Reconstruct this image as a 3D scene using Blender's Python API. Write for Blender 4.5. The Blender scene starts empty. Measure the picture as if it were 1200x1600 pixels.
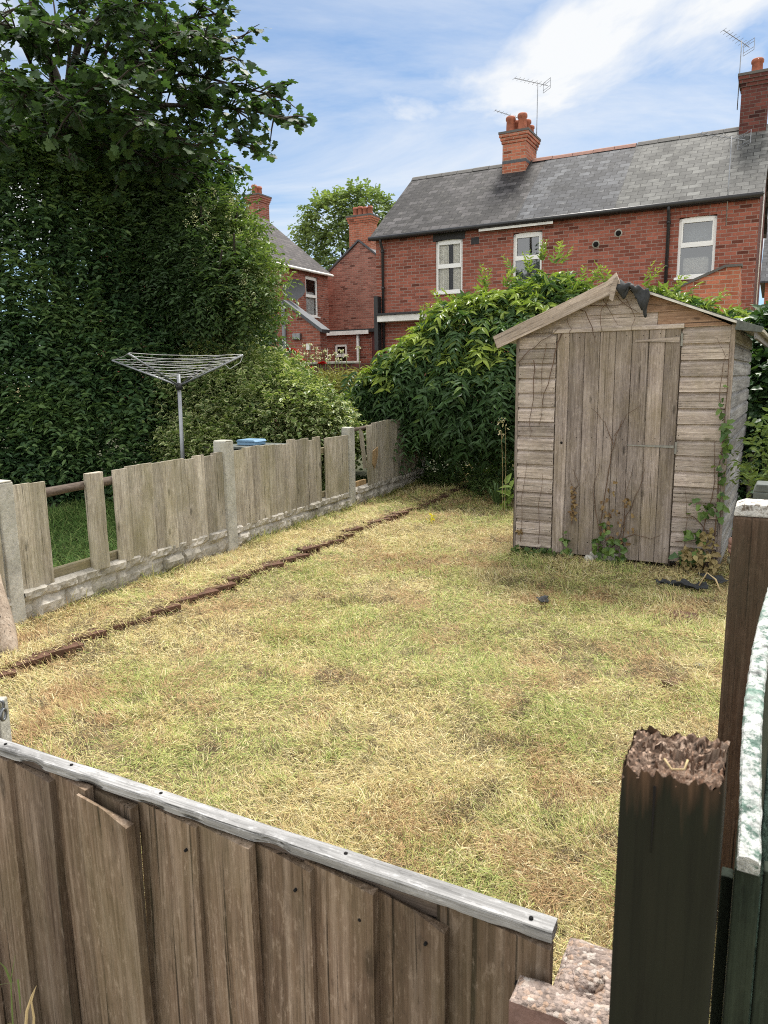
import bpy, bmesh, math, random
import numpy as np
from math import sin, cos, pi, radians, sqrt, atan2, hypot
from mathutils import Vector, Matrix, noise as mn

random.seed(7)
rng = np.random.default_rng(11)
S = bpy.context.scene
COL = S.collection

# ------------------------------------------------------------------ camera
F_PX, EYE = 1150.0, 1.5
TILT, ROLL = math.atan(210 / 1150.0), radians(0.8)
cf = Vector((0, cos(TILT), -sin(TILT)))
r0, u0 = Vector((1, 0, 0)), Vector((0, sin(TILT), cos(TILT)))
cr = r0 * cos(ROLL) - u0 * sin(ROLL)
cu = u0 * cos(ROLL) + r0 * sin(ROLL)
cam_d = bpy.data.cameras.new('camera')
cam = bpy.data.objects.new('camera', cam_d)
COL.objects.link(cam)
cam.matrix_world = Matrix(((cr.x, cu.x, -cf.x, 0), (cr.y, cu.y, -cf.y, 0), (cr.z, cu.z, -cf.z, EYE), (0, 0, 0, 1)))
cam_d.sensor_fit = 'VERTICAL'
cam_d.sensor_height = 24.0
cam_d.lens = 24.0 * F_PX / 1600.0
cam_d.clip_start = 0.02
cam_d.clip_end = 3000
cam_d.dof.use_dof = True
cam_d.dof.focus_distance = 4.5
cam_d.dof.aperture_fstop = 10.0
S.camera = cam


def at(x, y, Y):
    """world point that lies Y metres ahead where the photo shows (x, y)"""
    d = cf + cr * ((x - 600) / F_PX) + cu * ((800 - y) / F_PX)
    k = Y / d.y
    return Vector((d.x * k, Y, EYE + d.z * k))


def ground(x, y, z=0.0):
    d = cf + cr * ((x - 600) / F_PX) + cu * ((800 - y) / F_PX)
    k = (z - EYE) / d.z
    return Vector((d.x * k, d.y * k, z))


YAW = radians(-27.6)                    # the plots and the houses share one grid
GA = Vector((cos(YAW), sin(YAW), 0))    # along the house fronts, to the right
GB = Vector((-sin(YAW), cos(YAW), 0))   # up the garden

# ------------------------------------------------------------------ names and labels
def tag(o, label=None, cat=None, group=None, kind=None):
    if label: o['label'] = label
    if cat: o['category'] = cat
    if group: o['group'] = group
    if kind: o['kind'] = kind
    return o


def thing(name, label, cat, loc=(0, 0, 0), rotz=0.0, group=None):
    o = bpy.data.objects.new(name, None)
    o.empty_display_size = 0.1
    COL.objects.link(o)
    o.location = loc
    o.rotation_euler = (0, 0, rotz)
    return tag(o, label, cat, group)


# ------------------------------------------------------------------ mesh helpers
class MB:
    def __init__(self):
        self.v, self.f, self.r, self.sm = [], [], [], []

    def add(self, verts, faces, rnd=None, M=None, smooth=False):
        n = len(self.v)
        if M is not None:
            verts = [M @ Vector(p) for p in verts]
        self.v += [tuple(p) for p in verts]
        rnd = random.random() if rnd is None else rnd
        for f in faces:
            self.f.append(tuple(i + n for i in f))
            self.r.append(rnd)
            self.sm.append(smooth)
        return self

    def box(self, x0, x1, y0, y1, z0, z1, M=None, rnd=None):
        v = [(x0, y0, z0), (x1, y0, z0), (x1, y1, z0), (x0, y1, z0), (x0, y0, z1), (x1, y0, z1), (x1, y1, z1), (x0, y1, z1)]
        return self.add(v, [(0, 3, 2, 1), (4, 5, 6, 7), (0, 1, 5, 4), (1, 2, 6, 5), (2, 3, 7, 6), (3, 0, 4, 7)], rnd, M)

    def prism(self, poly, mp, w0, w1, M=None, rnd=None):
        n = len(poly)
        v = [mp(u, q, w0) for u, q in poly] + [mp(u, q, w1) for u, q in poly]
        f = [tuple(range(n - 1, -1, -1)), tuple(range(n, 2 * n))] + [(i, (i + 1) % n, n + (i + 1) % n, n + i) for i in range(n)]
        return self.add(v, f, rnd, M)

    def tube(self, pts, rad, n=8, M=None, rnd=None, cap=True):
        pts = [Vector(p) for p in pts]
        if not hasattr(rad, '__len__'): rad = [rad] * len(pts)
        v, f = [], []
        ref = None
        for i, p in enumerate(pts):
            d = (pts[min(i + 1, len(pts) - 1)] - pts[max(i - 1, 0)]).normalized()
            if ref is None or abs(ref.dot(d)) > 0.95:
                ref = Vector((0, 0, 1)) if abs(d.z) < 0.9 else Vector((1, 0, 0))
            s = d.cross(ref).normalized()
            t = s.cross(d)
            ref = t
            for k in range(n):
                a = 2 * pi * k / n
                v.append(p + (s * cos(a) + t * sin(a)) * rad[i])
        for i in range(len(pts) - 1):
            for k in range(n):
                f.append((i * n + k, i * n + (k + 1) % n, (i + 1) * n + (k + 1) % n, (i + 1) * n + k))
        if cap:
            f.append(tuple(range(n - 1, -1, -1)))
            f.append(tuple((len(pts) - 1) * n + k for k in range(n)))
        return self.add(v, f, rnd, M, smooth=n > 5)

    def lathe(self, prof, n=16, M=None, rnd=None):
        v, f = [], []
        for r, z in prof:
            for k in range(n):
                v.append((r * cos(2 * pi * k / n), r * sin(2 * pi * k / n), z))
        for i in range(len(prof) - 1):
            for k in range(n):
                f.append((i * n + k, i * n + (k + 1) % n, (i + 1) * n + (k + 1) % n, (i + 1) * n + k))
        f.append(tuple(range(n - 1, -1, -1)))
        f.append(tuple((len(prof) - 1) * n + k for k in range(n)))
        return self.add(v, f, rnd, M, smooth=True)

    def build(self, name, mat, parent=None, bevel=0.0, recalc=True, loc=None, rot=None):
        me = bpy.data.meshes.new(name)
        me.from_pydata(self.v, [], self.f)
        at_ = me.attributes.new('rnd', 'FLOAT', 'FACE')
        at_.data.foreach_set('value', np.array(self.r, dtype=np.float32))
        me.polygons.foreach_set('use_smooth', self.sm)
        if recalc:
            bm = bmesh.new(); bm.from_mesh(me)
            bmesh.ops.recalc_face_normals(bm, faces=bm.faces)
            bm.to_mesh(me); bm.free()
        me.materials.append(mat)
        o = bpy.data.objects.new(name, me)
        COL.objects.link(o)
        if parent: o.parent = parent
        if loc is not None: o.location = loc
        if rot is not None: o.rotation_euler = rot
        if bevel:
            m = o.modifiers.new('bevel', 'BEVEL')
            m.width = bevel; m.segments = 2; m.limit_method = 'ANGLE'
        return o


def grid_obj(name, P, mat, parent=None, closed=False, smooth=True):
    """a sheet from an (n, m, 3) array of points"""
    n, m = P.shape[:2]
    idx = np.arange(n * m).reshape(n, m)
    q = np.stack([idx[:-1, :-1], idx[1:, :-1], idx[1:, 1:], idx[:-1, 1:]], -1).reshape(-1, 4)
    return np_mesh(name, P.reshape(-1, 3), q, mat, parent, smooth=smooth)


def np_mesh(name, V, Fc, mat, parent=None, attrs=None, colors=None, smooth=False):
    """fast mesh of equal-sided faces; attrs: name -> per-vertex floats"""
    me = bpy.data.meshes.new(name)
    k = Fc.shape[1]
    me.vertices.add(len(V)); me.loops.add(Fc.size); me.polygons.add(len(Fc))
    me.vertices.foreach_set('co', np.ascontiguousarray(V, dtype=np.float32).ravel())
    me.loops.foreach_set('vertex_index', np.ascontiguousarray(Fc, dtype=np.int32).ravel())
    me.polygons.foreach_set('loop_start', np.arange(0, Fc.size, k, dtype=np.int32))
    me.polygons.foreach_set('use_smooth', np.full(len(Fc), smooth, dtype=bool))
    for a, val in (attrs or {}).items():
        x = me.attributes.new(a, 'FLOAT', 'POINT')
        x.data.foreach_set('value', np.ascontiguousarray(val, dtype=np.float32))
    if colors is not None:
        x = me.color_attributes.new('col', 'FLOAT_COLOR', 'POINT')
        x.data.foreach_set('color', np.ascontiguousarray(colors, dtype=np.float32).ravel())
    me.update(calc_edges=True)
    me.validate()
    me.materials.append(mat)
    o = bpy.data.objects.new(name, me)
    COL.objects.link(o)
    if parent: o.parent = parent
    return o


def vnoise(x, y, scale, seed=0):
    """smooth value noise, 0..1"""
    g = np.random.default_rng(seed).random((64, 64))
    u, v = np.asarray(x) / scale + 31.7, np.asarray(y) / scale + 17.3
    i, j = np.floor(u).astype(int), np.floor(v).astype(int)
    fu, fv = u - i, v - j
    fu, fv = fu * fu * (3 - 2 * fu), fv * fv * (3 - 2 * fv)
    a, b = g[i % 64, j % 64], g[(i + 1) % 64, j % 64]
    c, d = g[i % 64, (j + 1) % 64], g[(i + 1) % 64, (j + 1) % 64]
    return (a * (1 - fu) + b * fu) * (1 - fv) + (c * (1 - fu) + d * fu) * fv


def fbm(x, y, scale, seed=0):
    return 0.55 * vnoise(x, y, scale, seed) + 0.28 * vnoise(x, y, scale / 2.1, seed + 1) + 0.17 * vnoise(x, y, scale / 4.3, seed + 2)


# ------------------------------------------------------------------ materials
class NT:
    def __init__(self, name):
        self.m = bpy.data.materials.new(name)
        self.m.use_nodes = True
        self.t = self.m.node_tree
        self.b = self.t.nodes['Principled BSDF']
        self.b.inputs['Roughness'].default_value = 0.85

    def n(self, typ, **kw):
        x = self.t.nodes.new(typ)
        for k, v in kw.items():
            if k in x.inputs: x.inputs[k].default_value = v
            else: setattr(x, k, v)
        return x

    def l(self, a, b): self.t.links.new(a, b)

    def coord(self, offs=True, scale=(1, 1, 1)):
        tc = self.n('ShaderNodeTexCoord')
        out = tc.outputs['Object']
        if offs:
            a = self.n('ShaderNodeAttribute', attribute_name='rnd')
            m = self.n('ShaderNodeVectorMath', operation='MULTIPLY_ADD')
            c = self.n('ShaderNodeCombineXYZ')
            for k in range(3): self.l(a.outputs['Fac'], c.inputs[k])
            self.l(c.outputs[0], m.inputs[0]); m.inputs[1].default_value = (17.3, 11.9, 23.1)
            self.l(out, m.inputs[2]); out = m.outputs[0]
        mp = self.n('ShaderNodeMapping')
        mp.inputs['Scale'].default_value = scale
        self.l(out, mp.inputs['Vector'])
        return mp.outputs[0]

    def noise(self, vec, scale, detail=5, rough=0.6, dist=0.0):
        x = self.n('ShaderNodeTexNoise', Scale=scale, Detail=detail, Roughness=rough, Distortion=dist)
        if vec is not None: self.l(vec, x.inputs['Vector'])
        return x.outputs['Fac']

    def ramp(self, fac, stops, interp='LINEAR'):
        x = self.n('ShaderNodeValToRGB')
        e = x.color_ramp.elements
        x.color_ramp.interpolation = interp
        while len(e) < len(stops): e.new(0.5)
        for el, (p, c) in zip(e, stops):
            el.position = p
            el.color = (c, c, c, 1) if not hasattr(c, '__len__') else (*c, 1)
        self.l(fac, x.inputs['Fac'])
        return x.outputs['Color']

    def mix(self, a, b, fac, mode='MIX'):
        x = self.n('ShaderNodeMix', data_type='RGBA', blend_type=mode)
        for val, i in ((fac, 0), (a, 6), (b, 7)):
            if hasattr(val, 'is_output'): self.l(val, x.inputs[i])
            elif hasattr(val, '__len__'): x.inputs[i].default_value = (*val, 1)
            else: x.inputs[i].default_value = val if i == 0 else (val, val, val, 1)
        return x.outputs[2]

    def math(self, a, b, op):
        x = self.n('ShaderNodeMath', operation=op)
        for i, val in enumerate((a, b)):
            if hasattr(val, 'is_output'): self.l(val, x.inputs[i])
            else: x.inputs[i].default_value = val
        return x.outputs[0]

    def bump(self, h, strength=0.5, dist=0.01):
        x = self.n('ShaderNodeBump', Strength=strength, Distance=dist)
        self.l(h, x.inputs['Height'])
        self.l(x.outputs[0], self.b.inputs['Normal'])
        return x

    def base(self, c, rough=None, metal=None, spec=None):
        if hasattr(c, 'is_output'): self.l(c, self.b.inputs['Base Color'])
        else: self.b.inputs['Base Color'].default_value = (*c, 1)
        if rough is not None: self.b.inputs['Roughness'].default_value = rough
        if metal is not None: self.b.inputs['Metallic'].default_value = metal
        if spec is not None: self.b.inputs['Specular IOR Level'].default_value = spec
        return self.m


def wood(name, dark, mid, pale, axis='z', fine=1.0, algae=None, algae_amt=0.0, knots=True, bump=0.6, tone=0.35, cracks=True, flecks=0.5):
    t = NT(name)
    k = {'x': 0, 'y': 1, 'z': 2}[axis]
    def sc(along, across):
        s = [across] * 3; s[k] = along
        return tuple(s)
    grain = t.noise(t.coord(scale=sc(1.6 * fine, 55 * fine)), 1.0, 7, 0.65, 0.6)
    fib = t.noise(t.coord(scale=sc(6 * fine, 260 * fine)), 1.0, 3, 0.6)
    blot = t.noise(t.coord(scale=sc(2.2, 5.5)), 1.0, 5, 0.6, 0.4)
    c = t.ramp(grain, [(0.28, dark), (0.47, mid), (0.66, pale), (0.8, mid)])
    c = t.mix(c, t.ramp(blot, [(0.3, [x * 0.55 for x in mid]), (0.52, mid), (0.72, pale)]), 0.45)
    c = t.mix(c, t.ramp(fib, [(0.35, 0.45), (0.55, 1.0)]), 0.5, 'MULTIPLY')
    h = t.math(grain, t.math(fib, 0.6, 'MULTIPLY'), 'ADD')
    if knots:
        vo = t.n('ShaderNodeTexVoronoi', Scale=1.0)
        t.l(t.coord(scale=sc(3.0, 9.0)), vo.inputs['Vector'])
        c = t.mix(c, t.ramp(vo.outputs['Distance'], [(0.0, 0.25), (0.07, 0.35), (0.13, 1.0)]), 0.8, 'MULTIPLY')
    if cracks:
        cr_ = t.noise(t.coord(scale=sc(1.1, 85)), 1.0, 2, 0.5)
        c = t.mix(c, t.ramp(cr_, [(0.30, 0.12), (0.35, 1.0)]), 0.85, 'MULTIPLY')
        h = t.math(h, t.ramp(cr_, [(0.29, 0.0), (0.35, 1.0)]), 'ADD')
    fk = t.noise(t.coord(scale=sc(22, 75)), 1.0, 6, 0.75)
    c = t.mix(c, [min(1, x * 1.15) for x in pale], t.math(t.ramp(fk, [(0.54, 0.0), (0.66, 1.0)]), flecks, 'MULTIPLY'))
    c = t.mix(c, t.ramp(fk, [(0.30, 0.35), (0.44, 1.0)]), min(1.0, flecks * 1.6), 'MULTIPLY')
    st_ = t.noise(t.coord(scale=sc(0.9, 7)), 1.0, 4, 0.6)
    c = t.mix(c, t.ramp(st_, [(0.34, 0.62), (0.62, 1.12)]), 0.8, 'MULTIPLY')
    if algae:
        al = t.noise(t.coord(offs=False, scale=(3, 3, 1.5)), 1.0, 6, 0.7)
        c = t.mix(c, algae, t.math(t.ramp(al, [(0.42, 0.0), (0.68, 1.0)]), algae_amt, 'MULTIPLY'))
    a = t.n('ShaderNodeAttribute', attribute_name='rnd')
    mr = t.n('ShaderNodeMapRange'); mr.inputs['To Min'].default_value = 1 - tone; mr.inputs['To Max'].default_value = 1 + tone * 0.6
    t.l(a.outputs['Fac'], mr.inputs[0])
    cc = t.n('ShaderNodeCombineColor')
    for i in range(3): t.l(mr.outputs[0], cc.inputs[i])
    c = t.mix(c, cc.outputs[0], 1.0, 'MULTIPLY')
    t.bump(h, bump, 0.004)
    return t.base(c, 0.88, spec=0.25)


def brick(name, c1, c2, mortar, w=0.225, h=0.075, dark=0.5, soot=0.5):
    t = NT(name)
    tc = t.n('ShaderNodeTexCoord')
    sp = t.n('ShaderNodeSeparateXYZ'); t.l(tc.outputs['Object'], sp.inputs[0])
    co = t.n('ShaderNodeCombineXYZ')
    t.l(t.math(sp.outputs[0], sp.outputs[1], 'ADD'), co.inputs[0]); t.l(sp.outputs[2], co.inputs[1])
    wob = t.n('ShaderNodeTexNoise', Scale=9.0, Detail=2); t.l(tc.outputs['Object'], wob.inputs['Vector'])
    v = t.n('ShaderNodeVectorMath', operation='MULTIPLY_ADD')
    t.l(wob.outputs['Color'], v.inputs[0]); v.inputs[1].default_value = (0.012, 0.012, 0); t.l(co.outputs[0], v.inputs[2])
    b = t.n('ShaderNodeTexBrick')
    for k_, val in (('Scale', 1.0), ('Mortar Size', 0.008), ('Mortar Smooth', 0.25), ('Bias', 0.0), ('Brick Width', w), ('Row Height', h)):
        b.inputs[k_].default_value = val
    b.inputs['Color1'].default_value = (0, 0, 0, 1); b.inputs['Color2'].default_value = (1, 1, 1, 1)
    b.inputs['Mortar'].default_value = (0.5, 0.5, 0.5, 1)
    t.l(v.outputs[0], b.inputs['Vector'])
    c = t.ramp(b.outputs['Color'], [(0.0, [x * dark for x in c1]), (0.055, c1), (0.6, c2), (1.0, [min(1, x * 1.25) for x in c2])])
    big = t.noise(tc.outputs['Object'], 0.7, 5, 0.65)
    c = t.mix(c, t.ramp(big, [(0.35, 0.6), (0.62, 1.1)]), soot, 'MULTIPLY')
    sp2 = t.noise(tc.outputs['Object'], 14, 4, 0.7)
    c = t.mix(c, t.ramp(sp2, [(0.3, 0.6), (0.65, 1.15)]), 0.5, 'MULTIPLY')
    c = t.mix(c, mortar, b.outputs['Fac'])
    t.bump(t.math(t.math(b.outputs['Fac'], -1.0, 'MULTIPLY'), t.math(sp2, 0.4, 'MULTIPLY'), 'ADD'), 0.6, 0.008)
    return t.base(c, 0.9, spec=0.2)


def slate(name, c1, c2, lichen, amt=0.3, kz=1.5):
    t = NT(name)
    tc = t.n('ShaderNodeTexCoord')
    sp = t.n('ShaderNodeSeparateXYZ'); t.l(tc.outputs['Object'], sp.inputs[0])
    co = t.n('ShaderNodeCombineXYZ')
    t.l(sp.outputs[0], co.inputs[0]); t.l(t.math(sp.outputs[2], kz, 'MULTIPLY'), co.inputs[1])
    wob = t.n('ShaderNodeTexNoise', Scale=5.0, Detail=2); t.l(tc.outputs['Object'], wob.inputs['Vector'])
    v = t.n('ShaderNodeVectorMath', operation='MULTIPLY_ADD')
    t.l(wob.outputs['Color'], v.inputs[0]); v.inputs[1].default_value = (0.03, 0.03, 0); t.l(co.outputs[0], v.inputs[2])
    b = t.n('ShaderNodeTexBrick')
    for k_, val in (('Scale', 1.0), ('Mortar Size', 0.007), ('Mortar Smooth', 0.3), ('Brick Width', 0.26), ('Row Height', 0.155)):
        b.inputs[k_].default_value = val
    b.inputs['Color1'].default_value = (0, 0, 0, 1); b.inputs['Color2'].default_value = (1, 1, 1, 1); b.inputs['Mortar'].default_value = (0.4, 0.4, 0.4, 1)
    t.l(v.outputs[0], b.inputs['Vector'])
    c = t.ramp(b.outputs['Color'], [(0.0, [x * 0.7 for x in c1]), (0.5, c1), (1.0, c2)])
    st = t.n('ShaderNodeMapping'); st.inputs['Scale'].default_value = (2.2, 2.2, 0.8); t.l(tc.outputs['Object'], st.inputs[0])
    s1 = t.noise(st.outputs[0], 1.0, 6, 0.7, 0.8)
    c = t.mix(c, t.ramp(s1, [(0.33, 0.5), (0.6, 1.35)]), 0.85, 'MULTIPLY')
    li = t.noise(tc.outputs['Object'], 6, 6, 0.75)
    c = t.mix(c, lichen, t.math(t.ramp(li, [(0.55, 0.0), (0.72, 1.0)]), amt, 'MULTIPLY'))
    c = t.mix(c, [x * 0.25 for x in c1], b.outputs['Fac'])
    t.bump(t.math(b.outputs['Color'], t.math(b.outputs['Fac'], -1.5, 'MULTIPLY'), 'ADD'), 0.7, 0.01)
    return t.base(c, 0.78, spec=0.2)


def plain(name, c, rough=0.6, metal=0.0, var=0.25, scale=12, spec=0.4, bump=0.15):
    t = NT(name)
    nz = t.noise(t.coord(), scale, 5, 0.65)
    col = t.mix(c, t.ramp(nz, [(0.3, 1 - var), (0.7, 1 + var * 0.5)]), 1.0, 'MULTIPLY')
    t.bump(nz, bump, 0.004)
    return t.base(col, rough, metal, spec)


def concrete(name, c, stain=(0.12, 0.12, 0.07), amt=0.5, scale=1.0):
    t = NT(name)
    v = t.coord()
    n1 = t.noise(v, 5 * scale, 7, 0.7); n2 = t.noise(v, 55 * scale, 4, 0.7); n3 = t.noise(v, 2.3 * scale, 5, 0.7, 0.5)
    col = t.mix(c, t.ramp(n1, [(0.3, 0.62), (0.68, 1.15)]), 1.0, 'MULTIPLY')
    col = t.mix(col, t.ramp(n2, [(0.32, 0.55), (0.55, 1.05)]), 0.6, 'MULTIPLY')
    col = t.mix(col, stain, t.math(t.ramp(n3, [(0.45, 0), (0.7, 1.0)]), amt, 'MULTIPLY'))
    t.bump(t.math(n1, n2, 'ADD'), 0.5, 0.006)
    return t.base(col, 0.92, spec=0.2)


def leafmat(name, c_dark, c_mid, c_light, trans=0.25, rough=0.5, edge=None, spec=0.3):
    """leaf colour by the leaf's own tint; edge: cream margins of variegated leaves"""
    t = NT(name)
    a = t.n('ShaderNodeAttribute', attribute_name='tint')
    c = t.ramp(a.outputs['Fac'], [(0.0, c_dark), (0.5, c_mid), (1.0, c_light)])
    if edge:
        e = t.n('ShaderNodeAttribute', attribute_name='rim')
        c = t.mix(c, edge, t.ramp(e.outputs['Fac'], [(0.45, 0.0), (0.75, 0.9)]))
    t.base(c, rough, spec=spec)
    tr = t.n('ShaderNodeBsdfTranslucent')
    t.l(t.mix(c, (1.15, 1.25, 0.55), 1.0, 'MULTIPLY'), tr.inputs['Color'])
    mx = t.n('ShaderNodeMixShader', Fac=trans)
    t.l(t.b.outputs[0], mx.inputs[1]); t.l(tr.outputs[0], mx.inputs[2])
    t.l(mx.outputs[0], t.t.nodes['Material Output'].inputs['Surface'])
    return t.m


def glass(name, c=(0.02, 0.024, 0.028), rough=0.05):
    t = NT(name)
    return t.base(c, rough, spec=0.9)


M = {}
M['brick'] = brick('red_brick', (0.215, 0.070, 0.048), (0.30, 0.102, 0.070), (0.29, 0.205, 0.175))
M['brick_b'] = brick('worn_red_brick', (0.235, 0.095, 0.072), (0.33, 0.145, 0.11), (0.32, 0.22, 0.18), soot=0.6)
M['brick_o'] = brick('orange_brick', (0.33, 0.105, 0.060), (0.41, 0.145, 0.088), (0.36, 0.26, 0.20), soot=0.3, dark=0.6)
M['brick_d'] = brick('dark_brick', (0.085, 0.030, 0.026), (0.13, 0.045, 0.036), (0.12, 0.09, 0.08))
M['slate_a'] = slate('slate_dark', (0.034, 0.032, 0.033), (0.078, 0.073, 0.075), (0.19, 0.18, 0.16), 0.6)
M['slate_b'] = slate('slate_mid', (0.044, 0.046, 0.053), (0.09, 0.094, 0.103), (0.21, 0.21, 0.21), 0.6)
M['slate_c'] = slate('slate_pale', (0.072, 0.072, 0.069), (0.118, 0.118, 0.112), (0.20, 0.20, 0.17), 0.55)
M['slate_d'] = slate('slate_brown', (0.045, 0.038, 0.038), (0.075, 0.065, 0.063), (0.1, 0.095, 0.085), 0.3)
M['ridge'] = plain('ridge_tile', (0.11, 0.105, 0.10), 0.85)
M['ridge_red'] = plain('ridge_tile_red', (0.24, 0.12, 0.09), 0.85)
M['upvc'] = plain('white_plastic', (0.80, 0.80, 0.78), 0.35, var=0.06)
M['white'] = plain('white_paint', (0.76, 0.75, 0.72), 0.6, var=0.2, scale=6)
M['black'] = plain('black_plastic', (0.022, 0.022, 0.024), 0.45, var=0.3)
M['soot'] = plain('black_stone', (0.035, 0.034, 0.036), 0.8)
M['pot'] = plain('chimney_terracotta', (0.36, 0.12, 0.07), 0.8, var=0.45, scale=8)
M['lead'] = plain('lead_grey', (0.085, 0.09, 0.10), 0.75)
M['metal'] = plain('dull_metal', (0.30, 0.31, 0.33), 0.42, 0.7, var=0.2)
M['galv'] = plain('galvanised_metal', (0.22, 0.23, 0.24), 0.4, 0.8, var=0.4, scale=30)
M['glass'] = glass('window_glass')
M['glass_pale'] = glass('window_glass_pale', (0.16, 0.19, 0.21), 0.08)
M['curtain'] = plain('cream_curtain', (0.86, 0.83, 0.76), 0.9, var=0.2)
M['dishgrey'] = plain('dish_grey', (0.07, 0.072, 0.078), 0.55)
M['pipe'] = plain('grey_pipe', (0.17, 0.18, 0.19), 0.55)
M['red_door'] = plain('maroon_paint', (0.10, 0.022, 0.02), 0.5)

# the shed and fences
M['shed_h'] = wood('weathered_cladding', (0.19, 0.147, 0.125), (0.42, 0.347, 0.305), (0.69, 0.60, 0.54), 'x', 1.0, (0.20, 0.17, 0.085), 0.35, tone=0.25)
M['shed_s'] = wood('weathered_side_cladding', (0.12, 0.11, 0.105), (0.26, 0.252, 0.248), (0.45, 0.45, 0.45), 'y', 1.0, tone=0.25)
M['shed_v'] = wood('weathered_door_boards', (0.14, 0.108, 0.092), (0.30, 0.245, 0.215), (0.52, 0.445, 0.40), 'z', 1.0, (0.21, 0.165, 0.08), 0.45, tone=0.3)
M['shed_o'] = wood('unweathered_orange_board', (0.15, 0.085, 0.055), (0.28, 0.17, 0.108), (0.38, 0.26, 0.18), 'x', 1.0, tone=0.25)
M['barge'] = wood('weathered_bargeboard', (0.18, 0.135, 0.105), (0.40, 0.325, 0.265), (0.55, 0.47, 0.40), 'x', 1.0, tone=0.1)
M['fence_l'] = wood('grey_fence_board', (0.19, 0.16, 0.122), (0.45, 0.395, 0.32), (0.68, 0.625, 0.53), 'z', 0.9, (0.21, 0.19, 0.09), 0.6, tone=0.28)
M['rail_l'] = wood('fence_rail', (0.10, 0.08, 0.055), (0.24, 0.20, 0.14), (0.36, 0.31, 0.22), 'x', 1.0, (0.20, 0.18, 0.07), 0.5, tone=0.1)
M['rail_dk'] = wood('dark_rail', (0.05, 0.038, 0.03), (0.12, 0.09, 0.07), (0.2, 0.16, 0.13), 'x', 1.0, tone=0.2)
M['fresh'] = wood('fresh_split_wood', (0.25, 0.15, 0.07), (0.42, 0.28, 0.14), (0.52, 0.38, 0.22), 'z', 1.0, tone=0.1)
M['front'] = wood('brown_fence_board', (0.055, 0.035, 0.023), (0.175, 0.118, 0.082), (0.36, 0.28, 0.22), 'z', 1.0, (0.13, 0.115, 0.055), 0.35, tone=0.28)
M['cap'] = wood('silver_rail', (0.06, 0.058, 0.055), (0.30, 0.295, 0.29), (0.52, 0.515, 0.515), 'x', 0.8, tone=0.05, bump=1.0)
M['post_dk'] = wood('dark_stained_post', (0.008, 0.0085, 0.005), (0.013, 0.014, 0.008), (0.020, 0.020, 0.012), 'z', 0.6, (0.013, 0.017, 0.009), 0.7, knots=False, tone=0.1, bump=0.2, cracks=False, flecks=0.12)
def post_top_mat():
    """the dark stain has worn off towards the rotted top"""
    m = M['post_dk'].copy(); m.name = 'worn_stained_post'
    t = m.node_tree; b = t.nodes['Principled BSDF']
    src = b.inputs['Base Color'].links[0].from_socket
    tc = t.nodes.new('ShaderNodeTexCoord'); sp = t.nodes.new('ShaderNodeSeparateXYZ'); t.links.new(tc.outputs['Object'], sp.inputs[0])
    mp = t.nodes.new('ShaderNodeMapping'); mp.inputs['Scale'].default_value = (90, 90, 6); t.links.new(tc.outputs['Object'], mp.inputs[0])
    nz = t.nodes.new('ShaderNodeTexNoise'); nz.inputs['Scale'].default_value = 1.0; nz.inputs['Detail'].default_value = 6; t.links.new(mp.outputs[0], nz.inputs['Vector'])
    ma = t.nodes.new('ShaderNodeMath'); ma.operation = 'MULTIPLY_ADD'; t.links.new(nz.outputs['Fac'], ma.inputs[0]); ma.inputs[1].default_value = 0.16; t.links.new(sp.outputs[2], ma.inputs[2])
    mr = t.nodes.new('ShaderNodeMapRange'); mr.inputs[1].default_value = 1.15; mr.inputs[2].default_value = 1.215; t.links.new(ma.outputs[0], mr.inputs[0])
    rp = t.nodes.new('ShaderNodeValToRGB'); t.links.new(nz.outputs['Fac'], rp.inputs[0])
    rp.color_ramp.elements[0].position = .35; rp.color_ramp.elements[0].color = (.035, .016, .009, 1); rp.color_ramp.elements[1].position = .68; rp.color_ramp.elements[1].color = (.12, .07, .042, 1)
    mx = t.nodes.new('ShaderNodeMix'); mx.data_type = 'RGBA'; t.links.new(mr.outputs[0], mx.inputs[0]); t.links.new(src, mx.inputs[6]); t.links.new(rp.outputs[0], mx.inputs[7])
    t.links.new(mx.outputs[2], b.inputs['Base Color'])
    return m


M['post_top'] = post_top_mat()
M['post_br'] = wood('brown_stained_post', (0.045, 0.024, 0.014), (0.085, 0.050, 0.032), (0.15, 0.10, 0.07), 'z', 1.0, (0.075, 0.08, 0.05), 0.35, knots=False, tone=0.1)
M['rot'] = wood('rotten_wood', (0.035, 0.018, 0.011), (0.15, 0.082, 0.05), (0.46, 0.35, 0.27), 'z', 1.4, knots=False, tone=0.75)
M['log'] = wood('old_timber', (0.14, 0.10, 0.075), (0.29, 0.225, 0.17), (0.42, 0.35, 0.28), 'z', 0.6, tone=0.1)
M['conc'] = concrete('concrete_post', (0.50, 0.48, 0.43), (0.20, 0.20, 0.12), 0.45)
M['gravel'] = concrete('rock_face_concrete', (0.50, 0.46, 0.40), (0.13, 0.12, 0.085), 0.7)
M['block'] = concrete('pale_block', (0.45, 0.43, 0.38), (0.2, 0.2, 0.12), 0.4)
M['felt'] = plain('black_roofing_felt', (0.030, 0.032, 0.034), 0.8, var=0.5, scale=40)
M['felt_g'] = plain('grey_green_felt', (0.10, 0.11, 0.10), 0.9, var=0.4, scale=40)
M['edge'] = plain('pale_roof_edge', (0.55, 0.53, 0.48), 0.8, var=0.4, scale=10)
M['iron'] = plain('faded_hinge', (0.22, 0.215, 0.19), 0.7, var=0.4, scale=25)
M['hole'] = plain('dark_hole', (0.006, 0.005, 0.005), 1.0)
M['edging'] = concrete('terracotta_edging', (0.115, 0.062, 0.042), (0.06, 0.045, 0.03), 0.75, 1.5)
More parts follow.
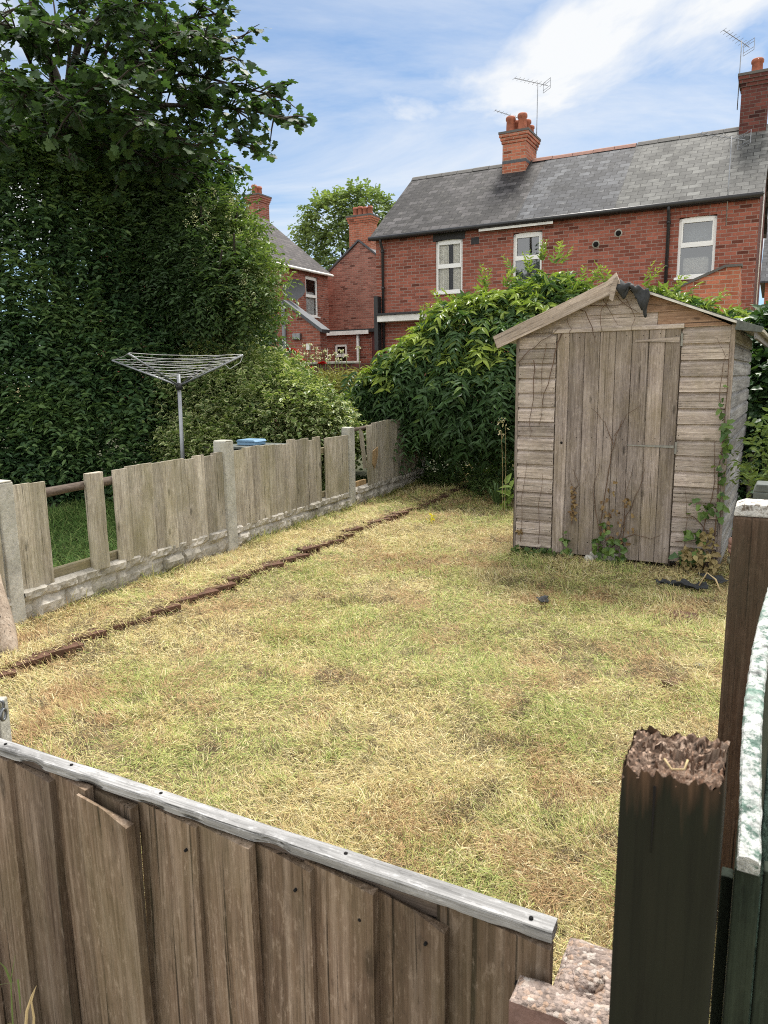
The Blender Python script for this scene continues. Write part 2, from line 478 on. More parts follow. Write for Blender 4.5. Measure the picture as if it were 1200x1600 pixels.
M['terracotta'] = plain('plant_pot_clay', (0.36, 0.20, 0.15), 0.8, var=0.3)
M['pot_green'] = plain('plant_pot_olive', (0.24, 0.22, 0.14), 0.8, var=0.3)
M['blue'] = plain('blue_plastic', (0.15, 0.27, 0.40), 0.45, var=0.1)
M['bark'] = wood('bark', (0.018, 0.015, 0.011), (0.045, 0.038, 0.028), (0.08, 0.07, 0.055), 'z', 0.5, knots=False)
M['stem'] = plain('dry_stem', (0.12, 0.075, 0.05), 0.9, var=0.4)
M['stem_g'] = plain('green_stem', (0.13, 0.18, 0.05), 0.7)
M['straw'] = plain('straw_stem', (0.50, 0.38, 0.20), 0.8)
M['poppy'] = plain('poppy_red', (0.42, 0.012, 0.012), 0.6)
M['umbel'] = plain('cream_flower', (0.62, 0.60, 0.42), 0.8)
M['yellow'] = plain('yellow_leaf', (0.6, 0.5, 0.04), 0.7)
M['line'] = plain('washing_line', (0.50, 0.50, 0.50), 0.6)

# foliage
M['lf_syc'] = leafmat('sycamore_leaf', (0.026, 0.050, 0.022), (0.050, 0.094, 0.036), (0.105, 0.165, 0.05), 0.38, 0.55)
M['lf_hedge'] = leafmat('hedge_leaf', (0.028, 0.062, 0.028), (0.056, 0.115, 0.044), (0.14, 0.22, 0.07), 0.25, 0.5)
M['lf_priv'] = leafmat('privet_leaf', (0.034, 0.068, 0.024), (0.066, 0.115, 0.036), (0.20, 0.27, 0.075), 0.28, 0.5)
M['lf_var'] = leafmat('variegated_leaf', (0.045, 0.085, 0.026), (0.095, 0.155, 0.042), (0.21, 0.28, 0.06), 0.25, 0.45, edge=(0.66, 0.68, 0.36))
M['lf_vine'] = leafmat('climber_leaf', (0.036, 0.075, 0.028), (0.072, 0.135, 0.048), (0.31, 0.39, 0.075), 0.28, 0.45, spec=0.3)
M['lf_ivy'] = leafmat('ivy_leaf', (0.022, 0.050, 0.020), (0.045, 0.095, 0.032), (0.13, 0.20, 0.05), 0.2, 0.4)
M['lf_far'] = leafmat('far_tree_leaf', (0.08, 0.13, 0.05), (0.15, 0.21, 0.075), (0.27, 0.34, 0.12), 0.3, 0.6)
M['lf_low'] = leafmat('weed_leaf', (0.04, 0.075, 0.02), (0.08, 0.13, 0.035), (0.16, 0.22, 0.06), 0.2, 0.6)
M['lf_blossom'] = leafmat('privet_blossom', (0.36, 0.38, 0.18), (0.5, 0.52, 0.28), (0.62, 0.62, 0.40), 0.1, 0.8)


def grass_mat():
    t = NT('grass_blades')
    a = t.n('ShaderNodeAttribute', attribute_name='col')
    t.base(a.outputs['Color'], 0.75, spec=0.2)
    tr = t.n('ShaderNodeBsdfTranslucent'); t.l(a.outputs['Color'], tr.inputs['Color'])
    mx = t.n('ShaderNodeMixShader', Fac=0.25)
    t.l(t.b.outputs[0], mx.inputs[1]); t.l(tr.outputs[0], mx.inputs[2])
    t.l(mx.outputs[0], t.t.nodes['Material Output'].inputs['Surface'])
    return t.m


M['grass'] = grass_mat()


def soil_mat():
    t = NT('thatch_soil')
    v = t.coord(offs=False)
    n1 = t.noise(v, 1.3, 6, 0.7); n2 = t.noise(v, 35, 5, 0.8)
    c = t.ramp(n1, [(0.3, (0.19, 0.175, 0.075)), (0.5, (0.27, 0.225, 0.12)), (0.7, (0.22, 0.165, 0.095))])
    c = t.mix(c, t.ramp(n2, [(0.35, 0.35), (0.62, 1.25)]), 0.8, 'MULTIPLY')
    t.bump(n2, 0.8, 0.02)
    return t.base(c, 0.95, spec=0.1)


M['soil'] = soil_mat()


def flaky(name, paint, under, thr=0.5, moss=None):
    """old paint that has flaked and grown lichen"""
    t = NT(name)
    v = t.coord(offs=False)
    n1 = t.noise(v, 40, 7, 0.78); n2 = t.noise(v, 70, 4, 0.7)
    c = t.mix(under, paint, t.ramp(n1, [(thr - 0.05, 0.0), (thr + 0.04, 1.0)]))
    if moss: c = t.mix(c, moss, t.ramp(t.noise(v, 13, 6, 0.7), [(0.52, 0.0), (0.66, 0.8)]))
    c = t.mix(c, t.ramp(n2, [(0.3, 0.45), (0.55, 1.05)]), 0.8, 'MULTIPLY')
    c = t.mix(c, t.ramp(t.noise(v, 19, 3, 0.6), [(0.30, 0.12), (0.38, 1.0)]), 0.85, 'MULTIPLY')
    t.bump(t.math(n1, n2, 'ADD'), 0.9, 0.006)
    return t.base(c, 0.9, spec=0.2)


M['flaky'] = flaky('flaking_white_paint', (0.52, 0.53, 0.51), (0.10, 0.16, 0.13), 0.475, (0.15, 0.25, 0.20))
M['flaky_post'] = flaky('flaking_post_top', (0.60, 0.58, 0.54), (0.16, 0.13, 0.10), 0.46)
M['gate_g'] = wood('dark_green_gate', (0.012, 0.018, 0.012), (0.020, 0.030, 0.020), (0.036, 0.050, 0.034), 'z', 1.0, (0.09, 0.10, 0.06), 0.25, knots=False, tone=0.2, bump=0.4)
M['gate_teal'] = flaky('worn_teal_paint', (0.14, 0.22, 0.18), (0.05, 0.08, 0.065), 0.42)
M['pier'] = concrete('pebbly_coping', (0.40, 0.33, 0.29), (0.22, 0.15, 0.11), 0.5, 2.0)
def grit(name):
    t = NT(name)
    v = t.coord(offs=False)
    vo = t.n('ShaderNodeTexVoronoi', Scale=130.0); t.l(v, vo.inputs['Vector'])
    sp = t.n('ShaderNodeSeparateColor'); t.l(vo.outputs['Color'], sp.inputs[0])
    c = t.ramp(sp.outputs[0], [(0.0, (.13, .10, .085)), (0.3, (.30, .235, .20)), (0.55, (.40, .33, .29)), (0.8, (.46, .30, .20)), (0.93, (.62, .56, .50))])
    n1 = t.noise(v, 18, 6, 0.7); n2 = t.noise(v, 240, 3, 0.6)
    c = t.mix(c, (.36, .285, .25), t.ramp(n1, [(0.35, .15), (0.7, .75)]))
    c = t.mix(c, t.ramp(n1, [(0.3, 0.5), (0.6, 1.05)]), 0.8, 'MULTIPLY')
    c = t.mix(c, t.ramp(n2, [(0.3, 0.6), (0.6, 1.1)]), 0.6, 'MULTIPLY')
    t.bump(t.math(t.math(vo.outputs['Distance'], -1.2, 'MULTIPLY'), t.math(n1, n2, 'ADD'), 'ADD'), 0.9, 0.005)
    return t.base(c, .95, spec=.15)


M['pier'] = grit('pebbly_coping_grit')
M['pier_face'] = concrete('pink_render', (0.25, 0.16, 0.14), (0.19, 0.09, 0.07), 0.6, 1.0)

# ------------------------------------------------------------------ sky and sun
SUN_EL, SUN_AZ = radians(60), atan2(0.42, 0.91)      # ahead, a little to the right
sun_d = bpy.data.lights.new('sun', 'SUN')
sun_d.energy = 3.3
sun_d.angle = radians(14.0)
sun_d.color = (1.0, 0.955, 0.88)
sun = bpy.data.objects.new('sun', sun_d)
COL.objects.link(sun)
to_sun = Vector((sin(SUN_AZ) * cos(SUN_EL), cos(SUN_AZ) * cos(SUN_EL), sin(SUN_EL)))
sun.rotation_euler = to_sun.to_track_quat('Z', 'Y').to_euler()


def make_world():
    w = bpy.data.worlds.new('World')
    S.world = w
    w.use_nodes = True
    t = w.node_tree
    t.nodes.clear()
    N = lambda typ, **k: _n(t, typ, k)
    out = N('ShaderNodeOutputWorld'); bg = N('ShaderNodeBackground')
    bg.inputs['Strength'].default_value = 0.06
    sky = N('ShaderNodeTexSky', sky_type='NISHITA', sun_disc=False)
    sky.sun_elevation = SUN_EL
    sky.sun_rotation = SUN_AZ
    sky.altitude = 50; sky.air_density = 1.0; sky.dust_density = 0.6; sky.ozone_density = 1.6
    tc = N('ShaderNodeTexCoord')
    sp = N('ShaderNodeSeparateXYZ'); t.links.new(tc.outputs['Generated'], sp.inputs[0])
    zz = N('ShaderNodeMath', operation='MAXIMUM'); t.links.new(sp.outputs[2], zz.inputs[0]); zz.inputs[1].default_value = 0.0
    za = N('ShaderNodeMath', operation='ADD'); t.links.new(zz.outputs[0], za.inputs[0]); za.inputs[1].default_value = 0.16
    px = N('ShaderNodeMath', operation='DIVIDE'); t.links.new(sp.outputs[0], px.inputs[0]); t.links.new(za.outputs[0], px.inputs[1])
    py = N('ShaderNodeMath', operation='DIVIDE'); t.links.new(sp.outputs[1], py.inputs[0]); t.links.new(za.outputs[0], py.inputs[1])
    cv = N('ShaderNodeCombineXYZ'); t.links.new(px.outputs[0], cv.inputs[0]); t.links.new(py.outputs[0], cv.inputs[1])
    mp = N('ShaderNodeMapping'); t.links.new(cv.outputs[0], mp.inputs[0])
    mp.inputs['Location'].default_value = CLOUD_LOC; mp.inputs['Scale'].default_value = (1.0, 0.8, 1)
    n1 = N('ShaderNodeTexNoise'); t.links.new(mp.outputs[0], n1.inputs['Vector'])
    for k, v in (('Scale', 1.05), ('Detail', 9), ('Roughness', 0.56), ('Distortion', 0.35)): n1.inputs[k].default_value = v
    mp2 = N('ShaderNodeMapping'); t.links.new(cv.outputs[0], mp2.inputs[0]); mp2.inputs['Scale'].default_value = (0.7, 1.6, 1); mp2.inputs['Rotation'].default_value = (0, 0, 0.5)
    n2 = N('ShaderNodeTexNoise'); t.links.new(mp2.outputs[0], n2.inputs['Vector'])
    for k, v in (('Scale', 0.8), ('Detail', 8), ('Roughness', 0.62), ('Distortion', 0.6)): n2.inputs[k].default_value = v
    r1 = N('ShaderNodeValToRGB'); t.links.new(n1.outputs['Fac'], r1.inputs[0])
    r1.color_ramp.elements[0].position = 0.475; r1.color_ramp.elements[0].color = (0, 0, 0, 1)
    r1.color_ramp.elements[1].position = 0.585; r1.color_ramp.elements[1].color = (1, 1, 1, 1)
    r2 = N('ShaderNodeValToRGB'); t.links.new(n2.outputs['Fac'], r2.inputs[0])
    r2.color_ramp.elements[0].position = 0.34; r2.color_ramp.elements[0].color = (0.12, 0.12, 0.12, 1)
    r2.color_ramp.elements[1].position = 0.62; r2.color_ramp.elements[1].color = (0.72, 0.72, 0.72, 1)
    mxm = N('ShaderNodeMath', operation='MAXIMUM'); t.links.new(r1.outputs[0], mxm.inputs[0]); t.links.new(r2.outputs[0], mxm.inputs[1])
    mx = N('ShaderNodeMix', data_type='RGBA'); t.links.new(mxm.outputs[0], mx.inputs[0])
    tint = N('ShaderNodeMix', data_type='RGBA', blend_type='MULTIPLY'); tint.inputs[0].default_value = 1.0
    t.links.new(sky.outputs[0], tint.inputs[6]); tint.inputs[7].default_value = SKY_TINT
    t.links.new(tint.outputs[2], mx.inputs[6])
    # unseen bright cloud added overhead and behind the camera to lift shaded faces
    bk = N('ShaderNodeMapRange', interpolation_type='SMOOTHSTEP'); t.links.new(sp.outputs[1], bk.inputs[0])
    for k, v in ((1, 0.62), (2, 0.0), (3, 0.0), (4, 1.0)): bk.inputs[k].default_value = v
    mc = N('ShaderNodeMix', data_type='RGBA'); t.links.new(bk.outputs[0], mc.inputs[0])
    mc.inputs[6].default_value = CLOUD_COL; mc.inputs[7].default_value = CLOUD_FILL
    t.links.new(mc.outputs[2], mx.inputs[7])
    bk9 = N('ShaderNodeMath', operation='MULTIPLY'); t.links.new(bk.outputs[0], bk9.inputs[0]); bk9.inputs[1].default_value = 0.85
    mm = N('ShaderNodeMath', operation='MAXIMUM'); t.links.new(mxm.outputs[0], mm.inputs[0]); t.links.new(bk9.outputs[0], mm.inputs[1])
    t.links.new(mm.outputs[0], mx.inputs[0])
    t.links.new(mx.outputs[2], bg.inputs['Color']); t.links.new(bg.outputs[0], out.inputs[0])


def _n(t, typ, k):
    x = t.nodes.new(typ)
    for a, b in k.items(): setattr(x, a, b)
    return x


CLOUD_LOC = (12.1, 2.2, 0)
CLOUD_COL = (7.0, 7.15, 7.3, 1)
CLOUD_FILL = (13.0, 13.0, 12.7, 1)
SKY_TINT = (0.44, 0.73, 0.93, 1)
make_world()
S.view_settings.view_transform = 'Standard'
S.view_settings.look = 'None'
S.view_settings.exposure = 1.18
S.view_settings.gamma = 1.0
S.cycles.filter_width = 1.05
S.cycles.use_denoising = False
S.cycles.sample_clamp_indirect = 6.0

# ------------------------------------------------------------------ the ground
def edge_x(y): return -1.97 + 0.4975 * (y - 3.55)        # brick edging
def fence_x(y): return -2.31 + 0.471 * (y - 4.45)        # left fence
def right_x(y): return 0.40 + 0.523 * (y - 0.7)          # line of gate and posts


def lawn_h(x, y):
    """height of the lawn: soft lumps, and a bed a brick higher along the fence"""
    x, y = np.asarray(x, float), np.asarray(y, float)
    h = 0.05 * (fbm(x, y, 1.1, 5) - 0.5) + 0.035 * (vnoise(x, y, 0.24, 9) - 0.5)
    d = edge_x(y) - x
    k = np.clip(d / 0.05 + 0.5, 0, 1) * np.clip(1.05 - d / 0.75, 0, 1)
    return h + 0.05 * k


big = MB()
big.add([(-600, -60, -0.06), (600, -60, -0.06), (600, 1200, -0.06), (-600, 1200, -0.06)], [(0, 1, 2, 3)])
tag(big.build('ground', M['soil'], recalc=False), kind='structure')

ts = np.arange(0.0, 12.6, 0.06)
us = np.linspace(0, 1, 110)
yy = ts[:, None] + 0 * us[None]
yy = yy + 1.3
xl, xr = fence_x(yy) + 0.0, right_x(yy) + 0.25
xx = xl + (xr - xl) * us[None] ** 1.0
# follow the front fence: shear the rows onto the plot's grid
Yg = yy - 0.463 / 0.886 * (xx - 0.2) * np.clip(1.2 - (yy - 1.3) / 4.0, 0, 1) * 1.0
P = np.stack([xx, Yg, lawn_h(xx, Yg)], -1)
tag(grid_obj('lawn', P, M['soil']), kind='structure')

xx, yy = np.meshgrid(np.linspace(-16, 4, 70), np.linspace(0.2, 30, 80), indexing='ij')
xx = xx - 12 + fence_x(yy) + 8 - 0.06
P = np.stack([xx, yy, 0.02 + 0.05 * (fbm(xx, yy, 1.5, 3) - 0.5)], -1)
tag(grid_obj('neighbouring_lawn', P, plain('dark_green_soil', (.045, .05, .02), .95, var=.5)), kind='structure')  # soil of a darker green than under the lawn


# ------------------------------------------------------------------ leaves
OVAL = (np.array([(0, 0, 0), (.30, -.40, .10), (.70, -.36, .08), (1, 0, -.10), (.70, .36, .08), (.30, .40, .10), (.5, 0, -.02)]),
        np.array([(6, 0, 1), (6, 1, 2), (6, 2, 3), (6, 3, 4), (6, 4, 5), (6, 5, 0)]))
LANCE = (np.array([(0, 0, 0), (.22, -.42, .06), (.55, -.36, .02), (1, 0, -.22), (.55, .36, .02), (.22, .42, .06), (.45, 0, -.06)]),
         np.array([(6, 0, 1), (6, 1, 2), (6, 2, 3), (6, 3, 4), (6, 4, 5), (6, 5, 0)]))
_pal = [(0.02, 0.0), (-.02, -.22), (.10, -.50), (.30, -.36), (.42, -.56), (.58, -.50), (.62, -.22), (.80, -.26), (1.0, 0.0),
        (.80, .26), (.62, .22), (.58, .50), (.42, .56), (.30, .36), (.10, .50), (-.02, .22)]
PALM = (np.array([(x, y, 0.10 * abs(y) - 0.10 * x) for x, y in _pal] + [(.34, 0, 0.02)]),
        np.array([(16, i, (i + 1) % 16) for i in range(16)]))
IVY = (np.array([(0, 0, 0), (.05, -.42, .04), (.42, -.30, .03), (.62, -.34, 0), (1, 0, -.10), (.62, .34, 0), (.42, .30, .03), (.05, .42, .04), (.38, 0, -.02)]),
       np.array([(8, i, (i + 1) % 8) for i in range(8)]))


def unit(a): return a / np.maximum(np.linalg.norm(a, axis=-1, keepdims=True), 1e-9)


def leaves(name, tpl, pos, axis, nrm, length, width, tint, mat, parent=None, rim=False):
    T, Fc = tpl
    axis = unit(axis)
    side = unit(np.cross(nrm, axis))
    n2 = np.cross(axis, side)
    L, W = length[:, None, None], (length * width)[:, None, None]
    V = pos[:, None] + L * T[None, :, 0:1] * axis[:, None] + W * T[None, :, 1:2] * side[:, None] + L * T[None, :, 2:3] * n2[:, None]
    k = len(T)
    faces = (np.arange(len(pos))[:, None, None] * k + Fc[None]).reshape(-1, 3)
    at_ = {'tint': np.repeat(tint, k)}
    if rim:
        r = np.ones(k); r[-1] = 0; r[0] = 0.5
        at_['rim'] = np.tile(r, len(pos)) * np.repeat(rng.uniform(0.5, 1.0, len(pos)), k)
    return np_mesh(name, V.reshape(-1, 3), faces, mat, parent, at_)


def sprays(base, axis, n_leaf, step, up=0.3, droop=0.25, spread=0.9, pairs=False):
    """leaves set along short shoots: returns pos, axis, normal, index of shoot, place along shoot"""
    N = len(base)
    axis = unit(axis)
    k = np.arange(n_leaf)
    t = ((k // 2 if pairs else k) + 1) * step
    tt = t[None, :] * rng.uniform(0.8, 1.2, (N, 1))
    ln = t.max()
    path = base[:, None] + axis[:, None] * tt[..., None]
    path = path + np.array([0, 0, -1.0]) * (droop * tt ** 2 / ln)[..., None]
    d = unit(axis[:, None] + np.array([0, 0, -1.0]) * (2 * droop * tt / ln)[..., None])
    ref = unit(np.cross(d, np.array([0, 0, 1.0]) + rng.normal(0, 0.25, (N, 1, 3))))
    sgn = np.where(k % 2 == 0, 1.0, -1.0)[None, :, None]
    lax = unit(d * (1 - 0.45 * spread) + ref * sgn * spread + rng.normal(0, 0.22, (N, n_leaf, 3)) + np.array([0, 0, -0.25 * up]))
    nr = unit(np.cross(ref, d) * -1.0 + rng.normal(0, 0.35, (N, n_leaf, 3)))
    nr = np.where(nr[..., 2:3] < -0.2, -nr, nr)
    return path.reshape(-1, 3), lax.reshape(-1, 3), nr.reshape(-1, 3), np.repeat(np.arange(N), n_leaf), np.tile(k / n_leaf, N)


def blob_points(blobs, n, inset=0.0, seed=0, lump=0.16, lump_scale=1.3, back=-0.35):
    """points and outward normals on the outside of a union of lumpy ellipsoids"""
    g = np.random.default_rng(seed)
    C = np.array([b[0] for b in blobs]); R = np.array([b[1] for b in blobs])
    area = (R[:, 0] * R[:, 2] + R[:, 1] * R[:, 2] + R[:, 0] * R[:, 1])
    K = n * 7
    which = g.choice(len(blobs), K, p=area / area.sum())
    d = unit(g.normal(size=(K, 3)))
    rad = 1 + lump * (2 * fbm(d[:, 0] * lump_scale * 2 + which * 3.7 + d[:, 2] * 1.7, d[:, 1] * lump_scale * 2 + d[:, 2] * lump_scale * 2.2, 1.0, seed + 3) - 1) - inset
    p = C[which] + d * R[which] * rad[:, None]
    nr = unit(d / R[which])
    keep = np.ones(len(p), bool)
    for i in range(len(blobs)):
        q = np.linalg.norm((p - C[i]) / R[i], axis=1)
        keep &= (q > 0.86 - inset) | (which == i)
    keep &= (p[:, 2] > 0.02) & (np.abs(p[:, 0]) < 0.60 * p[:, 1] + 0.9)
    toc = unit(np.array([0, 0, EYE]) - p)
    keep &= (nr * toc).sum(1) > back
    return p[keep][:n], nr[keep][:n]


def bl(px, py, Y, rx, ry, rz):
    return (tuple(at(px, py, Y)), (rx, ry, rz))


def bush(name, label, cat, blobs, n, leaf_n, step, tpl, length, width, mat, seed, upbias=0.35, droop=0.2, depth=0.35, tint_fn=None,
         rim=False, trunk_at=None, trunk_r=0.05, pairs=False, group=None, lump=0.16, spread=0.9, core=0.35, back=-0.35, jit=0.5):
    root = thing(name, label, cat, (0, 0, 0), 0, group)
    g = np.random.default_rng(seed + 100)
    p, nr = blob_points(blobs, n, 0.0, seed, lump, back=back)
    pc, nc = blob_points(blobs, int(n * core), 0.16, seed + 1, lump, back=back)
    top = np.r_[np.ones(len(p)), np.zeros(len(pc))]
    p = np.r_[p - nr * g.uniform(0, depth, (len(p), 1)), pc]; nr = np.r_[nr, nc]
    ax = nr * 0.75 + np.array([0, 0, upbias]) + g.normal(0, jit, nr.shape)
    pos, la, ln, idx, along = sprays(p, ax, leaf_n, step, droop=droop, pairs=pairs, spread=spread)
    lump_t = fbm(p[:, 0] * 1.0 + p[:, 2] * 0.7, p[:, 1] + p[:, 2], 0.8, seed + 7)[idx]
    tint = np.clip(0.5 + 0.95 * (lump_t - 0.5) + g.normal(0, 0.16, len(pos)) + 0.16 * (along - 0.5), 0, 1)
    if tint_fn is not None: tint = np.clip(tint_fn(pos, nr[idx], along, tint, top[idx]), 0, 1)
    sz = length * g.uniform(0.5, 1.25, len(pos))
    leaves('foliage', tpl, pos, la, ln, sz, width, tint, mat, root, rim)
    if trunk_at is not None:
        m = MB()
        for j, b in enumerate(blobs):
            c = Vector(b[0]); o = Vector(trunk_at) + Vector((random.uniform(-.15, .15), random.uniform(-.15, .15), 0))
            mid = o.lerp(c, 0.5) + Vector((random.uniform(-.2, .2), random.uniform(-.2, .2), 0.15))
            m.tube([o, o.lerp(mid, 0.5) + Vector((0, 0, .1)), mid, c, c + (c - mid) * 0.4], [trunk_r, trunk_r * .85, trunk_r * .7, trunk_r * .45, trunk_r * .2], 7)
        m.build('trunk', M['bark'], root, recalc=False)
    return root


# --- the tall hedge on the left, beyond the fence
hedge = [bl(-30, 300, 10.4, 1.3, 1.0, 1.3), bl(70, 290, 10.9, 1.2, .9, 1.0), bl(-60, 560, 10.2, 1.7, 1.2, 2.1), bl(60, 430, 10.0, 1.5, 1.1, 1.9), bl(175, 470, 10.3, 1.3, 1.0, 1.75), bl(265, 430, 10.6, 1.1, 0.9, 1.5),
         bl(60, 640, 9.9, 1.6, 1.0, 1.4), bl(190, 620, 10.0, 1.25, 0.9, 1.4), bl(-40, 330, 10.6, 1.6, 1.0, 1.4), bl(150, 350, 10.7, 1.3, 1.0, 1.2),
         bl(-10, 690, 9.6, 1.6, 0.8, 0.9), bl(150, 700, 9.7, 1.3, 0.7, 0.8), bl(310, 560, 11.2, 1.0, 0.8, 1.5)]
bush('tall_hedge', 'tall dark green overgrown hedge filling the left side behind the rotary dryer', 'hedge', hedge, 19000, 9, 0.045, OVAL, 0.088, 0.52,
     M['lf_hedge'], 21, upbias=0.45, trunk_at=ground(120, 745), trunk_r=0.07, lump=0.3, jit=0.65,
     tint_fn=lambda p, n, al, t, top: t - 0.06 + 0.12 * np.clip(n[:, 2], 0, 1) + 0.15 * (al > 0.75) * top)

# --- flowering privet beside it, the lit right side put into its leaf tint
priv = [bl(320, 410, 9.6, 0.66, 0.7, 0.7), bl(368, 445, 9.3, 0.45, 0.5, 0.45), bl(285, 375, 10.0, 0.72, 0.7, 0.6), bl(362, 405, 9.8, 0.32, 0.4, 0.42), bl(335, 465, 9.2, 0.45, 0.45, 0.36)]
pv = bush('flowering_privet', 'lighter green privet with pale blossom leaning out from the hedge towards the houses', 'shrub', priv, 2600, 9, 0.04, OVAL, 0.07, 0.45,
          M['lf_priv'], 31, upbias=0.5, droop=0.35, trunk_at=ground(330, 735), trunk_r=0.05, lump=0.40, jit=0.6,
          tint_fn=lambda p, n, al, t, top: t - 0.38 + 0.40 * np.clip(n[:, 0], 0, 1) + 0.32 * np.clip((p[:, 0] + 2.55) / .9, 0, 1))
p_, n_ = blob_points(priv, 330, -0.06, 44, 0.28)
p_ = p_[n_[:, 0] > -0.1]; k_ = 22
pp = np.repeat(p_, k_, 0) + rng.normal(0, 0.022, (len(p_) * k_, 3)) + np.tile(np.linspace(0, 1, k_), len(p_))[:, None] * np.array([0.02, -0.01, 0.09])
leaves('blossom', OVAL, pp, rng.normal(size=pp.shape), rng.normal(size=pp.shape), rng.uniform(.010, .02, len(pp)), 0.9, rng.random(len(pp)), M['lf_blossom'], pv)

# --- variegated bush
vari = [bl(400, 650, 9.3, 0.8, 0.65, 0.56), bl(465, 655, 9.4, 0.52, 0.55, 0.46), bl(330, 640, 9.6, 0.75, 0.6, 0.7), bl(415, 605, 9.6, 0.5, 0.5, 0.34),
        bl(320, 560, 10.0, 0.45, 0.5, 0.6), bl(350, 700, 9.0, 0.7, 0.5, 0.35), bl(510, 690, 9.6, 0.45, 0.45, 0.35), bl(340, 520, 10.0, 0.4, 0.45, 0.42)]
bush('variegated_bush', 'rounded bush with cream edged leaves behind the wooden fence', 'bush', vari, 4200, 7, 0.04, OVAL, 0.066, 0.72, M['lf_var'], 51,
     upbias=0.4, droop=0.2, trunk_at=ground(400, 735), trunk_r=0.04, rim=True,
     tint_fn=lambda p, n, al, t, top: t + 0.15 * np.clip(n[:, 2], -0.5, 1) + 0.2 * (p[:, 0] > -1.2) - 0.1)

# --- the big climber behind shed and fence
vine = [bl(632, 615, 10.4, 0.55, 0.6, 0.45), bl(690, 590, 10.2, 0.68, 0.7, 0.70), bl(745, 550, 10.0, 0.7, 0.7, 0.72), bl(850, 505, 10.0, 0.55, 0.7, 0.58), bl(800, 535, 9.8, 0.7, 0.7, 0.6),
        bl(760, 620, 9.5, 0.7, 0.65, 0.65), bl(650, 645, 10.6, 0.5, 0.5, 0.42), bl(930, 535, 9.6, 0.75, 0.7, 0.58), bl(1030, 550, 9.4, 0.75, 0.65, 0.66),
        bl(1120, 575, 9.2, 0.7, 0.65, 0.62), bl(1200, 590, 9.0, 0.7, 0.65, 0.62), bl(1290, 600, 8.8, 0.7, 0.7, 0.7), bl(585, 640, 10.9, 0.42, 0.45, 0.30), bl(555, 655, 11.2, 0.35, 0.35, 0.22)]


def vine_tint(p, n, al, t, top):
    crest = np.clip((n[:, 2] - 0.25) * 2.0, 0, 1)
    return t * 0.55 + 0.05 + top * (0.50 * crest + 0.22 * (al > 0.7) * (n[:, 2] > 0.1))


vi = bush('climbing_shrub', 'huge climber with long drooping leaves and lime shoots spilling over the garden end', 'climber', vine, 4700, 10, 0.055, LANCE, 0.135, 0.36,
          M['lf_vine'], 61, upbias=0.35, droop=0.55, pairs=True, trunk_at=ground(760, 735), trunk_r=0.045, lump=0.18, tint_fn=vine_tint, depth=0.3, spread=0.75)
# whippy shoots standing out of the crest and hanging fronds at the front
sh = []
for px, py, Y, dz, dx in [(840, 400, 9.8, .42, .02), (815, 420, 9.9, .3, -.08), (862, 405, 9.7, .3, .12), (745, 440, 9.9, .3, .03), (700, 470, 10, .22, -.1), (905, 440, 9.5, .25, .12),
                          (960, 435, 9.4, .2, -.1), (1000, 440, 9.3, .22, .1), (780, 440, 9.8, .2, .1), (660, 500, 10.1, .2, -.1), (1060, 455, 9.2, .16, .1), (1110, 470, 9.0, .16, .1)]:
    for q in range(3):
        sh.append((at(px + random.uniform(-14, 14), py + 12, Y), (dx + random.uniform(-.1, .1), random.uniform(-.15, .05), dz)))
sb, sa = np.array([s[0] for s in sh]), np.array([s[1] for s in sh])
pos, la, ln, idx, al = sprays(sb, sa, 14, 0.045, droop=0.12, pairs=True, spread=0.7)
leaves('shoot', LANCE, pos, la, ln, 0.10 * (1.1 - 0.6 * al), 0.34, np.clip(0.72 + rng.normal(0, .12, len(pos)) + .2 * al, 0, 1), M['lf_vine'], vi)
hb, ha = [], []
for px, py, Y in [(560, 585, 10.6), (585, 600, 10.4), (600, 560, 10.3), (625, 640, 10.0), (640, 600, 9.8), (655, 650, 9.7), (675, 610, 9.5), (640, 560, 10), (700, 560, 9.5), (720, 600, 9.3),
                  (745, 580, 9.2), (760, 620, 9.0), (785, 560, 9.0), (790, 610, 8.8), (770, 540, 9.2), (730, 530, 9.3), (690, 530, 9.6), (800, 600, 8.8), (660, 560, 9.7), (615, 600, 10.1),
                  (650, 670, 9.8), (640, 690, 10.0), (780, 590, 8.9), (755, 560, 9.2)]:
    for q in range(3):
        hb.append(at(px + random.uniform(-14, 14), py + random.uniform(-12, 12), Y)); ha.append((random.uniform(-.6, .3), random.uniform(-.9, -.2), random.uniform(-.3, .15)))
pos, la, ln, idx, al = sprays(np.array(hb), np.array(ha), 14, 0.055, droop=0.8, pairs=True, spread=0.75)
leaves('hanging_shoot', LANCE, pos, la, ln, 0.135 * (1.1 - 0.5 * al), 0.36, np.clip(0.34 + rng.normal(0, .1, len(pos)), 0, 1), M['lf_vine'], vi)

